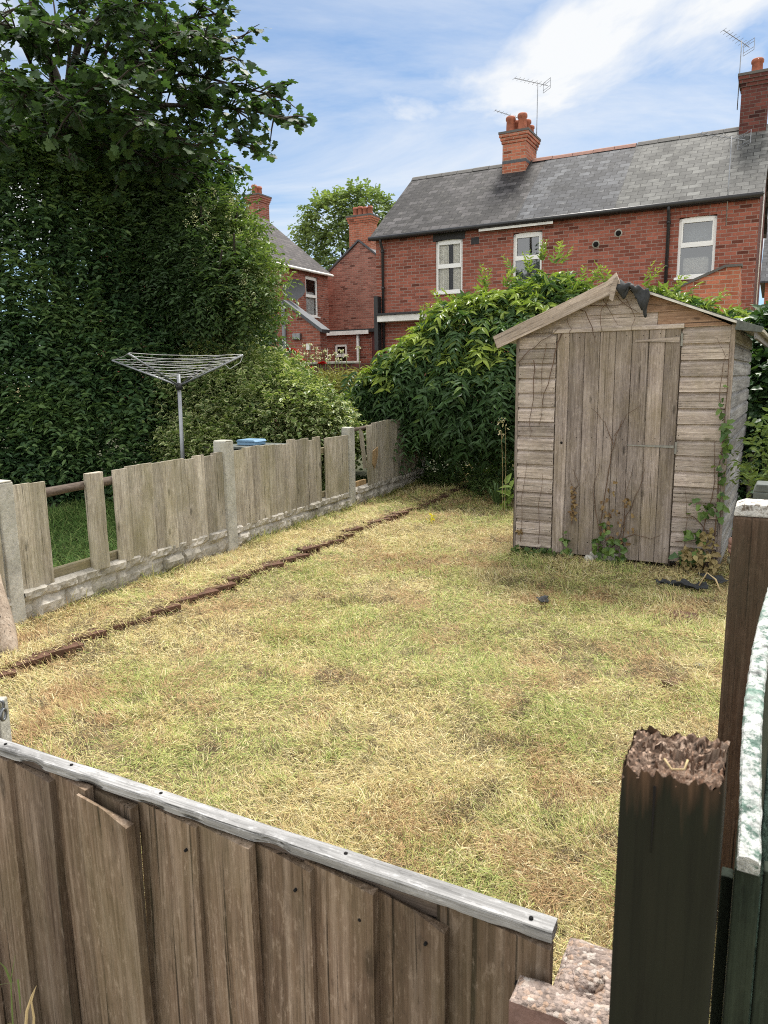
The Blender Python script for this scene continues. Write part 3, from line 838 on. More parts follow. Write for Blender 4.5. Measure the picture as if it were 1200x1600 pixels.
# --- dark ivy thicket on the right of the shed
ivy = [bl(1195, 640, 7.9, 0.32, 0.6, 0.6), bl(1190, 740, 7.4, 0.30, 0.6, 0.55), bl(1215, 560, 8.3, 0.5, 0.6, 0.5), bl(1170, 830, 6.9, 0.16, 0.4, 0.35), bl(1260, 700, 7.6, 0.6, 0.7, 0.9)]
bush('ivy_thicket', 'dark ivy thicket crowding the right hand side of the shed', 'ivy', ivy, 1900, 7, 0.05, IVY, 0.085, 0.9, M['lf_ivy'], 71, upbias=0.1, droop=0.5,
     trunk_at=ground(1185, 850), trunk_r=0.03, tint_fn=lambda p, n, al, t, top: t * 0.7 + 0.05)
lime = [bl(1196, 725, 5.2, 0.11, 0.1, 0.10), bl(1210, 700, 5.3, 0.12, 0.1, 0.16), bl(1205, 770, 5.1, 0.10, 0.1, 0.09)]
bush('lime_shrub', 'small lime green shrub showing above the grey fence post at the right edge', 'shrub', lime, 90, 7, 0.03, OVAL, 0.06, 0.5, M['lf_low'], 77,
     tint_fn=lambda p, n, al, t, top: t + 0.35, trunk_at=ground(1215, 900), trunk_r=0.012, depth=0.05)

# --- weeds and cuttings in the far corner
wd = [bl(690, 765, 10.6, 0.6, 0.6, 0.10), bl(740, 755, 10.2, 0.7, 0.6, 0.12), bl(650, 752, 11.3, 0.5, 0.5, 0.22), bl(780, 770, 9.3, 0.35, 0.5, 0.14), bl(720, 725, 11.2, 0.9, 0.5, 0.4), bl(770, 735, 10.8, 0.7, 0.5, 0.4)]
wb = bush('corner_weeds', None, None, wd, 1500, 6, 0.035, OVAL, 0.055, 0.5, M['lf_low'], 81, upbias=0.4, tint_fn=lambda p, n, al, t, top: t * 0.65 - 0.02, depth=0.1)
wb['kind'] = 'stuff'


# --- sycamore over the hedge
def tree_limbs(m, start, ends, r, wob=0.25):
    """limbs from start to each end, bending on the way; returns their paths"""
    paths = []
    for e, rr in ends:
        s, e = Vector(start), Vector(e)
        L = (e - s).length
        pts = []
        for i in range(7):
            k = i / 6
            p = s.lerp(e, k) + Vector((random.uniform(-1, 1), random.uniform(-1, 1), random.uniform(-.5, .5))) * wob * 0.25 * L * k * (1 - k)
            p.z += 0.16 * L * sin(pi * k) * (1 if e.z > s.z else 0.7)
            pts.append(p)
        m.tube(pts, [rr * (1 - 0.85 * i / 6) for i in range(7)], 7)
        paths.append(pts)
    return paths


root = thing('sycamore_tree', 'dark leafed sycamore tree rising above the hedge with a branch reaching over towards the houses', 'tree')
m = MB()
t0 = Vector(ground(95, 745)); t0.y = 10.9; t0.x = -4.9; t0.z = 0
fork = at(90, 260, 10.4)
m.tube([t0, t0.lerp(fork, .5) + Vector((.1, 0, 0)), fork], [0.17, 0.14, 0.11], 9)
low = at(80, 330, 10.4)
top_ = at(60, -160, 10.2)
m.tube([fork, at(86, 120, 10.2), at(50, 20, 10.0), top_], [0.10, 0.075, 0.05, 0.02], 8)
m.tube([fork, at(95, 180, 10.2), at(125, 60, 9.8), at(140, -60, 9.4)], [0.08, 0.06, 0.04, 0.015], 8)
ends1 = [(at(475, 195, 8.2), .045), (at(430, 150, 8.6), .04), (at(380, 95, 8.8), .04), (at(400, 235, 8.6), .035), (at(350, 20, 9.0), .04), (at(300, -60, 9.2), .04), (at(310, 230, 8.2), .035),
         (at(230, 200, 7.6), .04), (at(260, 110, 7.9), .04), (at(180, 130, 7.4), .04), (at(120, 180, 7.2), .035), (at(40, 150, 7.4), .035), (at(-60, 120, 7.8), .035),
         (at(200, 10, 8.0), .04), (at(90, 40, 7.6), .035), (at(0, 20, 8.0), .035), (at(320, 150, 9.6), .035), (at(280, 280, 8.8), .035), (at(340, 300, 9.4), .03),
         (at(200, 270, 8.6), .03), (at(110, 250, 8.0), .03), (at(-30, 210, 8.4), .03), (at(380, 60, 10.4), .03), (at(250, 40, 10.6), .03), (at(150, -60, 9.0), .03), (at(240, -70, 8.4), .03), (at(-90, 0, 9), .03),
         (at(360, 260, 9.9), .03), (at(290, 330, 9.7), .03), (at(40, 230, 9.6), .03), (at(330, 60, 8.4), .03)]
paths = tree_limbs(m, fork, ends1, 0.05)
tb, ta, tn = [], [], []
for pts in paths:
    L = (pts[-1] - pts[0]).length
    for q in range(int(12 + 6 * L)):
        k = random.uniform(0.28, 1.0) ** 0.6
        i = min(int(k * 6), 5); f_ = k * 6 - i
        p = pts[i].lerp(pts[i + 1], f_)
        d = (pts[i + 1] - pts[i]).normalized()
        dd = (d * 0.6 + Vector((random.uniform(-1, 1), random.uniform(-1, 1), random.uniform(-.45, .65)))).normalized()
        ln_ = random.uniform(0.2, 0.55) * (1.15 - 0.45 * k)
        tw = [p, p + dd * ln_ * .5 + Vector((0, 0, .03)), p + dd * ln_]
        m.tube(tw, [0.011, 0.008, 0.004], 4, cap=False)
        for j in range(random.randint(6, 9)):
            kk = random.uniform(0.35, 1.0)
            tb.append(tw[0].lerp(tw[2], kk) + Vector((random.uniform(-.07, .07), random.uniform(-.07, .07), random.uniform(-.06, .05))))
            ta.append(dd * 0.5 + Vector((random.uniform(-1, 1), random.uniform(-1, 1), random.uniform(-.75, .1))))
            tn.append((random.uniform(-.55, .55), random.uniform(-.55, .55), 1.0))
m.build('trunk', M['bark'], root, recalc=False)
tb, ta, tn = np.array(tb), np.array(ta), np.array(tn)
tint = np.clip(0.42 + rng.normal(0, 0.2, len(tb)), 0, 1)
leaves('crown', PALM, tb, ta, tn, rng.uniform(0.06, 0.125, len(tb)), 1.0, tint, M['lf_syc'], root)

# --- tree far behind the chimneys
root = thing('background_tree', 'broad green tree standing far behind the gable with four chimney pots', 'tree')
far = [bl(545, 400, 46, 2.2, 2, 2.2), bl(500, 390, 46, 1.3, 1.4, 1.5), bl(520, 345, 46, 1.5, 1.4, 1.2), bl(570, 340, 46, 1.5, 1.4, 1.3), bl(585, 390, 46, 1.5, 1.4, 1.4), bl(545, 325, 46, 1.1, 1, .9), bl(495, 430, 46, 1.0, 1, 1)]
p, nr = blob_points(far, 1500, 0.0, 91, 0.36, 1.6)
pos, la, ln, idx, al = sprays(p - nr * rng.uniform(0, .8, (len(p), 1)), nr + rng.normal(0, .5, nr.shape) + (0, 0, .3), 7, 0.14, droop=0.3)
lt = fbm(p[:, 0] + p[:, 2], p[:, 1] + p[:, 2] * 1.3, 1.2, 92)[idx]
leaves('crown', OVAL, pos, la, ln, rng.uniform(.16, .3, len(pos)), 0.7, np.clip(lt + rng.normal(0, .15, len(pos)), 0, 1), M['lf_far'], root)
m = MB()
c0 = at(545, 590, 46); c0.z = 0
m.tube([c0, at(545, 450, 46), at(545, 360, 46)], [.35, .28, .1], 8)
for px, py in ((500, 380), (590, 370), (520, 335), (570, 330)): m.tube([at(545, 440, 46), at((545 + px) / 2, (430 + py) / 2, 46.2), at(px, py, 46)], [.16, .1, .03], 6)
m.build('trunk', M['bark'], root, recalc=False)


# ------------------------------------------------------------------ cut grass
def blades(name, x, y, z, length, width, elev, azim, bend, col, mat, kind='stuff'):
    N = len(x)
    d = np.stack([cos_(azim), sin_(azim)], -1)
    s = np.stack([-d[:, 1], d[:, 0]], -1)
    V = np.zeros((N, 6, 3), np.float32)
    for i, (k, w) in enumerate(((0, 1.0), (0.5, 0.85), (1.0, 0.25))):
        e = elev - bend * k
        hor, ver = length * k * np.cos(e), length * k * np.sin(e)
        c = np.stack([x + d[:, 0] * hor, y + d[:, 1] * hor, z + ver], -1)
        # a slight sideways curl
        c[:, :2] += s * (bend * 0.35 * length * k * k)[:, None]
        tilt = np.sin(azim * 7.3 + length * 900) * 0.6
        off = np.stack([s[:, 0], s[:, 1], tilt], -1) * (width * w * 0.5)[:, None]
        V[:, i * 2] = c - off; V[:, i * 2 + 1] = c + off
    base = np.arange(N)[:, None] * 6
    Fc = np.concatenate([base + np.array([0, 1, 3, 2]), base + np.array([2, 3, 5, 4])], 1).reshape(-1, 4)
    C = np.concatenate([np.repeat(col, 6, 0), np.ones((N * 6, 1))], 1)
    return tag(np_mesh(name, V.reshape(-1, 3), Fc, mat, colors=C), kind=kind)


cos_, sin_ = np.cos, np.sin


def cut_grass():
    g = np.random.default_rng(5)
    X, Y = [], []
    # more blades where the camera sees them larger
    for y0, y1, dens in ((0.9, 1.8, 56000), (1.8, 2.6, 48000), (2.6, 3.6, 36000), (3.6, 5.0, 25000), (5.0, 7.0, 15000), (7.0, 12.4, 8000)):
        xa, xb = fence_x(y0) - 0.1, right_x(y1) + 0.3
        n = int(dens * (y1 - y0) * (xb - xa))
        X.append(g.uniform(xa, xb, n)); Y.append(g.uniform(y0, y1, n))
    x, y = np.concatenate(X), np.concatenate(Y)
    t = x * 0.463 + y * 0.886
    s = x * 0.886 - y * 0.463
    keep = (x > fence_x(y) + 0.03) & (x < right_x(y) + 0.22) & (t > 1.06)
    # the shed floor
    sx, sy = x - 1.13, y - 6.21
    ca, sa = cos(radians(-29.1)), sin(radians(-29.1))
    lx, ly = sx * ca + sy * sa, -sx * sa + sy * ca
    keep &= ~((lx > -0.02) & (lx < 1.62) & (ly > -0.07 + 0.05 * (vnoise(x, y, .09, 88))) & (ly < 2.2))
    # only what the picture could see
    keep &= (np.abs(x) < 0.62 * y + 1.0)
    thin = np.clip(2.6 * (fbm(x, y, 0.5, 71) - 0.20), 0.5, 1)
    keep &= g.random(len(x)) < thin
    x, y, t, s, lx, ly = (q[keep] for q in (x, y, t, s, lx, ly))
    N = len(x)
    dist = np.hypot(x, y)
    clump = fbm(x, y, 0.16, 21)
    patch = fbm(x, y, 0.9, 31)
    green = 0.6 * fbm(x, y, 0.75, 41) + 0.4 * fbm(x, y, 0.22, 43) + 0.13 * np.exp(-(((x - 0.35) / 0.8) ** 2 + ((y - 4.6) / 1.3) ** 2)) + 0.10 * np.exp(-(((x - 0.5) / .9) ** 2 + ((y - 3.4) / 0.8) ** 2))
    green += 0.10 * (y > 7.2) - 0.05 * (y < 2.2) + 0.10 * np.exp(-((ly + 0.25) / 0.35) ** 2) * ((lx > -0.6) & (lx < 1.9))
    red = 0.5 * fbm(x, y, 0.55, 51) + 0.5 * fbm(x, y, 0.18, 53)
    dark = 0.5 * fbm(x, y, 0.33, 61) + 0.5 * fbm(x, y, 0.11, 63)
    u = g.random(N)
    straw = np.array([0.57, 0.47, 0.225]); pale = np.array([0.74, 0.66, 0.40]); lime = np.array([0.44, 0.475, 0.16]); rust = np.array([0.46, 0.31, 0.165])
    grn = np.array([0.19, 0.27, 0.065]); dk = np.array([0.16, 0.12, 0.075])
    col = np.tile(straw, (N, 1))
    def put(mask, c): col[mask] = c
    put(u < 0.30, pale)
    pg = np.clip((green - 0.43) * 3.0, 0.10, 0.62)
    put(g.random(N) < pg, lime)
    put(g.random(N) < np.clip((green - 0.50) * 1.1, 0.01, 0.22), grn)
    put(g.random(N) < np.clip((red - 0.46) * 4.0, 0.05, 0.8) * np.clip(1.3 - pg, 0, 1), rust)
    put(g.random(N) < np.clip((dark - 0.56) * 5.0, 0.03, 0.5), dk)
    col *= g.uniform(0.72, 1.15, (N, 1)) * (0.93 + 0.14 * patch[:, None])
    base_el = np.where(g.random(N) < 0.30 + 0.25 * (clump > .55), g.uniform(0.5, 1.25, N), g.uniform(-0.05, 0.45, N))
    az = g.uniform(0, 2 * pi, N)
    flow = 2 * pi * vnoise(x, y, 0.35, 81)
    m = g.random(N) < 0.45
    az[m] = flow[m] + g.normal(0, 0.5, m.sum())
    L = g.uniform(0.018, 0.060, N) * (0.85 + 0.3 * clump) * np.clip(0.75 + dist * 0.05, 0.8, 1.25)
    long_ = g.random(N) < 0.012
    L[long_] *= 1.9
    W = g.uniform(0.0010, 0.0024, N) * np.clip(0.62 + 0.17 * dist, 0.8, 2.6)
    z = lawn_h(x, y) + g.uniform(-0.004, 0.030, N) * (0.55 + 0.9 * clump)
    blades('cut_grass', x, y, z, L, W, base_el, az, g.uniform(-0.1, 0.75, N), col, M['grass'])
    # neighbour's green grass, seen through the gaps in the fence
    n = 90000
    y = g.uniform(1.2, 10.8, n); x = fence_x(y) - 0.12 - g.uniform(0, 1, n) ** 1.3 * 3.4
    keep = (np.abs(x) < 0.62 * y + 2.2) & ((fence_x(y) - x) > 0.55 + 0.15 * vnoise(x, y, 0.3, 3))
    x, y = x[keep], y[keep]; N = len(x)
    col = np.where((g.random(N) < 0.75)[:, None], np.array([0.085, 0.16, 0.035]), np.array([0.20, 0.26, 0.08])) * g.uniform(0.6, 1.2, (N, 1))
    blades('neighbouring_grass', x, y, np.full(N, 0.02), g.uniform(0.06, 0.16, N), g.uniform(.004, .008, N), g.uniform(0.6, 1.4, N), g.uniform(0, 2 * pi, N), g.uniform(.2, .8, N), col, M['grass'])
    # cuttings hanging over the brick edging
    n = 5200
    y = g.uniform(3.1, 9.7, n); x = edge_x(y) - np.abs(g.normal(0, 0.07, n)) + 0.02
    k = fbm(x, y, 0.22, 17) > 0.46
    x, y = x[k], y[k]; n = len(x)
    col = np.where((g.random(n) < 0.6)[:, None], np.array([0.60, 0.49, 0.25]), np.array([0.40, 0.36, 0.14])) * g.uniform(0.6, 1.15, (n, 1))
    blades('edging_cuttings', x, y, lawn_h(x - .06, y) + g.uniform(0, .03, n), g.uniform(0.03, 0.10, n), g.uniform(.002, .004, n), g.uniform(-0.5, 0.5, n), g.uniform(0, 2 * pi, n), g.uniform(.1, .9, n), col, M['grass'])
    # the rough tufts that the mower missed along the fence foot and shed
    n = 5200
    y = g.uniform(4.2, 11.5, n); x = fence_x(y) + np.abs(g.normal(0, 0.06, n)) + 0.04
    col = np.where((g.random(n) < 0.5)[:, None], np.array([0.40, 0.36, 0.13]), np.array([0.22, 0.27, 0.07])) * g.uniform(0.6, 1.2, (n, 1))
    k = fbm(x, y, 0.4, 15) > 0.45
    x, y, col = x[k], y[k], col[k]; n = len(x)
    blades('fence_foot_grass', x, y, lawn_h(x, y), g.uniform(0.05, 0.16, n), g.uniform(.003, .006, n), g.uniform(0.5, 1.4, n), g.uniform(0, 2 * pi, n), g.uniform(.2, 1.0, n), col, M['grass'])


cut_grass()

# ------------------------------------------------------------------ brick edging
def edging_brick_mesh():
    L, D, Hh = 0.205, 0.10, 0.07
    bm = bmesh.new()
    def V(x, y, z): return bm.verts.new((x, y, z))
    # the face with three holes looks along -y
    n = 8
    cw = L / 3
    for c in range(3):
        x0, x1 = c * cw, (c + 1) * cw
        cx, cz, r = (x0 + x1) / 2, Hh * 0.5, 0.017
        ring = [V(cx + r * cos(2 * pi * k / n + pi / 8), 0, cz + r * sin(2 * pi * k / n + pi / 8)) for k in range(n)]
        deep = [V(v.co.x, 0.05, v.co.z) for v in ring]
        sq = []
        for k in range(n):
            a = 2 * pi * k / n + pi / 8
            q = max(abs(cos(a)) , abs(sin(a)))
            sq.append(V(cx + cos(a) / q * cw / 2, 0, cz + sin(a) / q * Hh / 2))
        cor = {1: V(x1, 0, Hh), 3: V(x0, 0, Hh), 5: V(x0, 0, 0), 7: V(x1, 0, 0)}
        for k in range(n):
            bm.faces.new((sq[k], sq[(k + 1) % n], ring[(k + 1) % n], ring[k]))
            bm.faces.new((ring[k], ring[(k + 1) % n], deep[(k + 1) % n], deep[k]))
        for k, ci in ((0, 1), (2, 3), (4, 5), (6, 7)):
            bm.faces.new((sq[k], cor[ci], sq[(k + 1) % n]))
        bm.faces.new(deep)
    a = [V(0, 0, 0), V(L, 0, 0), V(L, D, 0), V(0, D, 0), V(0, 0, Hh), V(L, 0, Hh), V(L, D, Hh), V(0, D, Hh)]
    for f in ((0, 3, 2, 1), (4, 5, 6, 7), (1, 2, 6, 5), (2, 3, 7, 6), (3, 0, 4, 7)):
        bm.faces.new([a[i] for i in f])
    bmesh.ops.recalc_face_normals(bm, faces=bm.faces)
    me = bpy.data.meshes.new('edging_brick')
    bm.to_mesh(me); bm.free()
    me.materials.append(M['edging'])
    return me


eb = edging_brick_mesh()
ang = atan2(1.0, 0.4975)
yy_ = 3.25
i_ = 0
while yy_ < 9.7:
    o = bpy.data.objects.new('edging_brick', eb)
    COL.objects.link(o)
    o.location = (edge_x(yy_) + random.uniform(-.012, .012), yy_, float(lawn_h(edge_x(yy_) + .2, yy_)) - 0.013 + random.uniform(-.008, .008))
    o.rotation_euler = (random.uniform(-.06, .06), random.uniform(-.03, .06), ang - 0.26 + random.uniform(-.12, .12))
    tag(o, 'reddish perforated brick set on edge in the sunken row dividing lawn from fence bed', 'brick', 'bricks edging the lawn')
    yy_ += 0.199 * 0.895 * random.uniform(.98, 1.04)
    i_ += 1

# ------------------------------------------------------------------ left fence
FD = Vector((0.426, 0.905, 0)).normalized()
lf = thing('timber_fence', 'low grey timber fence with concrete posts and missing boards along the left of the lawn', 'fence', (-2.31, 4.45, 0), atan2(FD.y, FD.x))


def concrete_post(x0, x1, h, y0=-0.055, y1=0.055):
    m = MB(); m.box(x0, x1, y0, y1, -0.2, h - 0.012); m.prism([(x0, h - .012), (x1, h - .012), (x1 - .012, h), (x0 + .012, h)], lambda u, q, w: (u, w, q), y0 + .0, y1)
    return m.build('post', M['conc'], lf, bevel=0.008)


concrete_post(-0.085, 0.015, 0.92)
concrete_post(2.095, 2.22, 0.985, -0.065, 0.06)
concrete_post(4.42, 4.54, 0.945)
concrete_post(6.62, 6.74, 0.95)


def rock_board(x0, x1, z0, z1):
    nx, nz = int((x1 - x0) / 0.018), 16
    gx, gz = np.meshgrid(np.linspace(x0, x1, nx), np.linspace(z0, z1, nz), indexing='ij')
    row = np.floor((gz - z0) / 0.115)
    wob = 0.035 * (vnoise(gx, gz, 0.09, 4) - .5)
    cell = np.floor((gx + row * 0.13 + wob) / 0.235)
    fx = ((gx + row * 0.13 + wob) / 0.235) % 1; fz = ((gz - z0 + wob * .3) / 0.115) % 1
    e = np.minimum(np.minimum(fx, 1 - fx) * 0.235, np.minimum(fz, 1 - fz) * 0.115)
    h = np.clip(e / 0.02, 0, 1) * (0.018 + 0.034 * np.random.default_rng(3).random((60, 60))[cell.astype(int) % 60, row.astype(int) % 60])
    h = h + 0.024 * (fbm(gx, gz, 0.05, 8) - .5) * np.clip(e / 0.01, 0, 1) * 2
    h[:, 0] = 0; h[:, -1] = 0
    Pf = np.stack([gx, -0.012 - h, gz], -1)
    ptop = np.stack([gx[:, -1], np.full(nx, 0.03), gz[:, -1]], -1)
    pbk = np.stack([gx[:, -1], np.full(nx, 0.03), np.full(nx, z0)], -1)
    P = np.concatenate([Pf, ptop[:, None], pbk[:, None]], 1)
    return grid_obj('gravel_board', P, M['gravel'], lf, smooth=False)


rock_board(0.015, 2.095, -0.10, 0.225)
rock_board(-2.1, -0.085, -0.10, 0.22)
concrete_post(-2.22, -2.1, 0.93)
rock_board(2.22, 4.42, -0.10, 0.215)
rock_board(4.54, 6.62, -0.10, 0.225)


def fence_board(m, x0, x1, z0, z1, y=-0.03, lean=0.0, thick=0.013, chip=0.0):
    """one feather-edged board; lean tilts it sideways"""
    n = 6
    v, f = [], []
    wj = [random.uniform(-.0022, .0022) for _ in range(n)]
    for i in range(n):
        k = i / (n - 1)
        z = z0 + (z1 - z0) * k
        dx = lean * k
        yy = y + random.uniform(-.0015, .0015) + wj[i]
        ch = chip if i == n - 1 else 0
        v += [(x0 + dx, yy + .007, z), (x1 + dx, yy - .005, z - ch), (x1 + dx, yy + thick, z - ch), (x0 + dx, yy + thick + .004, z)]
    for i in range(n - 1):
        a = i * 4
        for j in range(4):
            f.append((a + j, a + (j + 1) % 4, a + 4 + (j + 1) % 4, a + 4 + j))
    f += [(3, 2, 1, 0), tuple((n - 1) * 4 + j for j in range(4))]
    m.add(v, f)


def run_boards(m, x0, x1, z0, z1, w=0.115, y=-0.032, jit=.01, z0b=None):
    n = max(1, round((x1 - x0) / w)); w = (x1 - x0) / n
    for i in range(n):
        zz = z0 + ((z0b - z0) * i / max(1, n - 1) if z0b is not None else 0)
        fence_board(m, x0 + i * w - .004, x0 + (i + 1) * w + .004, zz + random.uniform(-.004, .004), z1 + random.uniform(-jit, jit) * .8 + .006 * sin(3 * i), y + random.uniform(-.003, .003), random.uniform(-.004, .004))


m = MB(); run_boards(m, -2.08, -0.1, 0.20, 0.885, 0.122); m.build('boarding', M['fence_l'], lf)
m = MB(); run_boards(m, 0.03, 0.255, 0.215, 0.885); m.build('boarding', M['fence_l'], lf)
m = MB(); fence_board(m, 0.60, 0.735, 0.20, 0.885, -0.045, 0.0, 0.04); m.build('single_board', M['fence_l'], lf, bevel=.006)
m = MB(); run_boards(m, 0.85, 2.09, 0.195, 0.885, 0.124, z0b=0.165); m.build('boarding', M['fence_l'], lf)
m = MB(); run_boards(m, 2.27, 3.78, 0.19, 0.885, 0.126, jit=.022, z0b=0.165); m.build('boarding', M['fence_l'], lf)
m = MB(); run_boards(m, 3.90, 4.40, 0.17, 0.865, 0.125); m.build('boarding', M['fence_l'], lf)
m = MB(); run_boards(m, 5.06, 6.62, 0.20, 0.965, 0.12); m.build('boarding', M['fence_l'], lf)
m = MB()                                                          # the two broken boards at the ragged gap
fence_board(m, 4.93, 5.05, 0.19, 0.935, -0.036, -0.02)
m.build('boarding', M['fence_l'], lf)
m = MB(); fence_board(m, 4.86, 4.93, 0.42, 0.92, -0.01, -0.10, chip=.05); m.build('broken_board', M['fence_l'], lf)
m = MB(); m.prism([(5.03, 0.62), (5.17, 0.66), (5.16, 0.55), (5.08, 0.40), (5.02, 0.46)], lambda u, q, w: (u, w, q), -0.052, -0.043); m.build('split_board', M['fresh'], lf)
m = MB(); m.box(2.22, 4.42, 0.0, 0.04, 0.70, 0.76, rnd=.4); m.box(2.22, 4.42, 0.0, 0.04, 0.22, 0.28, rnd=.6); m.build('rail', M['rail_l'], lf, bevel=.003)
m = MB(); m.box(0.04, 2.095, 0.0, 0.045, 0.222, 0.285, rnd=.5); m.build('rail', M['rail_l'], lf, bevel=.004)
m = MB(); m.tube([(0.04, .02, .80), (.3, .02, .795), (.5, .015, .80), (.9, .02, .80), (1.5, .02, .81), (2.1, .02, .81)], [.028, .034, .030, .033, .032, .03], 6, rnd=.3)
m.build('rail', M['rail_dk'], lf)
m = MB(); m.box(4.54, 4.93, 0.0, 0.04, 0.222, 0.285, rnd=.5); m.build('rail', M['fresh'], lf, bevel=.004)
m = MB(); m.tube([(4.54, .02, .90), (5.0, .02, .91), (5.8, .03, .93), (6.6, .03, .94)], .024, 6); m.build('rail', M['rail_dk'], lf)

# old timber leaning on the first concrete post
p0, p1 = ground(12, 1035), at(-18, 880, 4.18)
m = MB(); ax_ = (p1 - p0)
pts = [p0 + ax_ * k + Vector((0.012 * sin(5 * k), 0, 0)) for k in (-.05, .12, .3, .5, .75, 1.0, 1.25)]
m.tube(pts, [.055, .06, .062, .06, .058, .056, .054], 14)
tag(m.build('old_timber', M['log'], recalc=False), 'weathered round timber leaning in the grass at the left edge before the first concrete post', 'timber')

# ------------------------------------------------------------------ the fence in front of the camera
ff = thing('board_fence', 'brown overlapping board fence with a silvery capping rail in the near foreground', 'fence', (0.25, 0.97, 0), YAW)
edges = [0.0, -.166, -.292, -.417, -.541, -.672, -.82, -.956, -1.071, -1.211, -1.34, -1.47, -1.6, -1.73]


def feather(m, xl, xr, z0, z1, yl=-0.016, yr=-0.038, tl=.006, tr=.02, lean=0.0, out=0.0, chip=0, rnd=None):
    n = 9
    v, f = [], []
    wr = random.uniform(0, 6)
    for i in range(n):
        k = i / (n - 1); z = z0 + (z1 - z0) * k
        dx = lean * k; dy = -out * k
        wob = .0025 * sin(wr + 4 * k)
        zc = z - (chip if i == n - 1 else 0)
        xm = xl * .45 + xr * .55
        ym = (yl * .45 + yr * .55) + .0018 * sin(wr * 2 + 5 * k)
        zm = z - (chip * .15 if i == n - 1 else 0)
        v += [(xl + dx, yl + dy + wob, z), (xm + dx, ym + dy + wob, zm), (xr + dx, yr + dy + wob, zc), (xr + dx, yr + tr + dy + wob, zc), (xl + dx, yl + tl + dy + wob, z)]
    for i in range(n - 1):
        a = i * 5
        for j in range(5):
            f.append((a + j, a + (j + 1) % 5, a + 5 + (j + 1) % 5, a + 5 + j))
    f += [(4, 3, 2, 1, 0), tuple((n - 1) * 5 + j for j in range(5))]
    m.add(v, f, rnd)


m = MB()
for i in range(len(edges) - 1):
    xr, xl = edges[i], edges[i + 1]
    if i == 6: xr -= .015
    zt = [.678, .662, .672, .670, .677, .674, .67, .68, .67, .678, .67, .678, .67][i]
    feather(m, xl - 0.022, xr, -0.32, zt, chip=(.02 if i == 1 else .004 if i in (2, 3, 8) else 0), out=random.uniform(-.002, .004))
m.build('boarding', M['front'], ff)
m = MB()
feather(m, edges[7] - 0.012, edges[6] + .004, -0.35, 0.672, -0.041, -0.055, lean=-0.004, out=0.010, chip=.024, rnd=.75)
m.build('loose_board', M['front'], ff)
m = MB(); m.box(-1.75, -0.02, -0.012, 0.002, 0.60, 0.684); m.box(-1.75, -0.02, 0.004, 0.045, 0.0, 0.07); m.build('rail', M['rail_dk'], ff, bevel=.003)
# capping rail: many short sections so that it is not ruler straight
nseg = 150
prof = [(-.0305, .6855), (-.030, .6995), (-.028, .7025), (-.012, .7032), (.0015, .7025), (.003, .700), (.003, .684), (-.015, .6835)]
v, f = [], []
for i in range(nseg):
    x = -1.75 + 1.75 * i / (nseg - 1)
    for (y, z) in prof:
        q = mn.noise(Vector((x * 7, y * 60, z * 60)))
        q2 = mn.noise(Vector((x * 2.2, y * 8, 3.0)))
        ck = max(0, mn.noise(Vector((x * 11, 1, 5))) - .05) if y < -.02 else 0
        v.append((x, y + .0009 * q + .0016 * q2 + .014 * ck, z + .0009 * q + .0025 * q2 - (.004 * ck if z > .69 else -.008 * ck)))
n = len(prof)
for i in range(nseg - 1):
    for j in range(n): f.append((i * n + j, i * n + (j + 1) % n, (i + 1) * n + (j + 1) % n, (i + 1) * n + j))
f += [tuple(range(n)), tuple((nseg - 1) * n + j for j in range(n))]
m = MB(); m.add(v, f, .5); cap = m.build('capping_rail', M['cap'], ff)
def nails(parent, spots, r, rot):
    """nail heads as separate parts that share one mesh"""
    m = MB(); m.lathe([(r, -.006), (r, .0012), (r * .4, .0018)], 8)
    o = m.build('nail', M['hole'], parent)
    for i, p in enumerate(spots):
        q = o if i == 0 else o.copy()
        if i: COL.objects.link(q)
        q.parent = parent; q.location = p; q.rotation_euler = rot


nails(ff, [(x, -.014 + random.uniform(-.006, .006), .7036) for x in (-.035, -.36, -.78, -1.03, -1.24, -1.5)], .0036, (0, 0, 0))
nails(ff, [(x, y, z) for x, y, z in ((-.05, -.036, .60), (-.20, -.036, .61), (-.32, -.036, .61), (-.45, -.035, .62), (-.57, -.036, .615), (-.70, -.036, .62))], .003, (pi / 2, 0, 0))

# ------------------------------------------------------------------ near posts, pier and gate
PO = Vector((0.233, 0.68, 0))
gp = thing('gate_post', 'dark stained wooden gate post with a rotted splintered top at bottom right', 'post', PO, YAW)
w_, zt_ = 0.096, 1.112
nseg, nz = 34, 26
loopv = []
per = [(i / nseg * w_, 0) for i in range(nseg)] + [(w_, i / nseg * w_) for i in range(nseg)] + [(w_ - i / nseg * w_, w_) for i in range(nseg)] + [(0, w_ - i / nseg * w_) for i in range(nseg)]
v, f = [], []
npz = len(per)
for i in range(nz):
    k = i / (nz - 1)
    for j, (x, y) in enumerate(per):
        cxy = Vector((w_ / 2, w_ / 2, 0)); p = Vector((x, y, 0)) - cxy
        # softened arrises
        r_ = max(abs(p.x), abs(p.y)); cor = min(abs(p.x), abs(p.y)) / r_
        p *= 1 - 0.045 * max(0, (cor - .82) / .18) ** 2
        top = max(0, (k - .72) / .28)
        g1 = mn.noise(Vector((x * 160, y * 160, k * 1.2))) ; g2 = mn.noise(Vector((x * 420, y * 420, k * 2.5)))
        p *= 1 + (0.010 * g1 + 0.006 * g2) * (0.12 + 2.0 * top ** 2) - .03 * top ** 3
        zz = -0.3 + (zt_ + 0.3) * (1 - (1 - k) ** 1.7)
        if i >= nz - 3:
            zz += (0.006 * g1 + .005 * g2) * (.5, 1.0, 1.4)[i - nz + 3] - (.012, .006, 0)[i - nz + 3]
        v.append(p + cxy + Vector((0, 0, zz)))
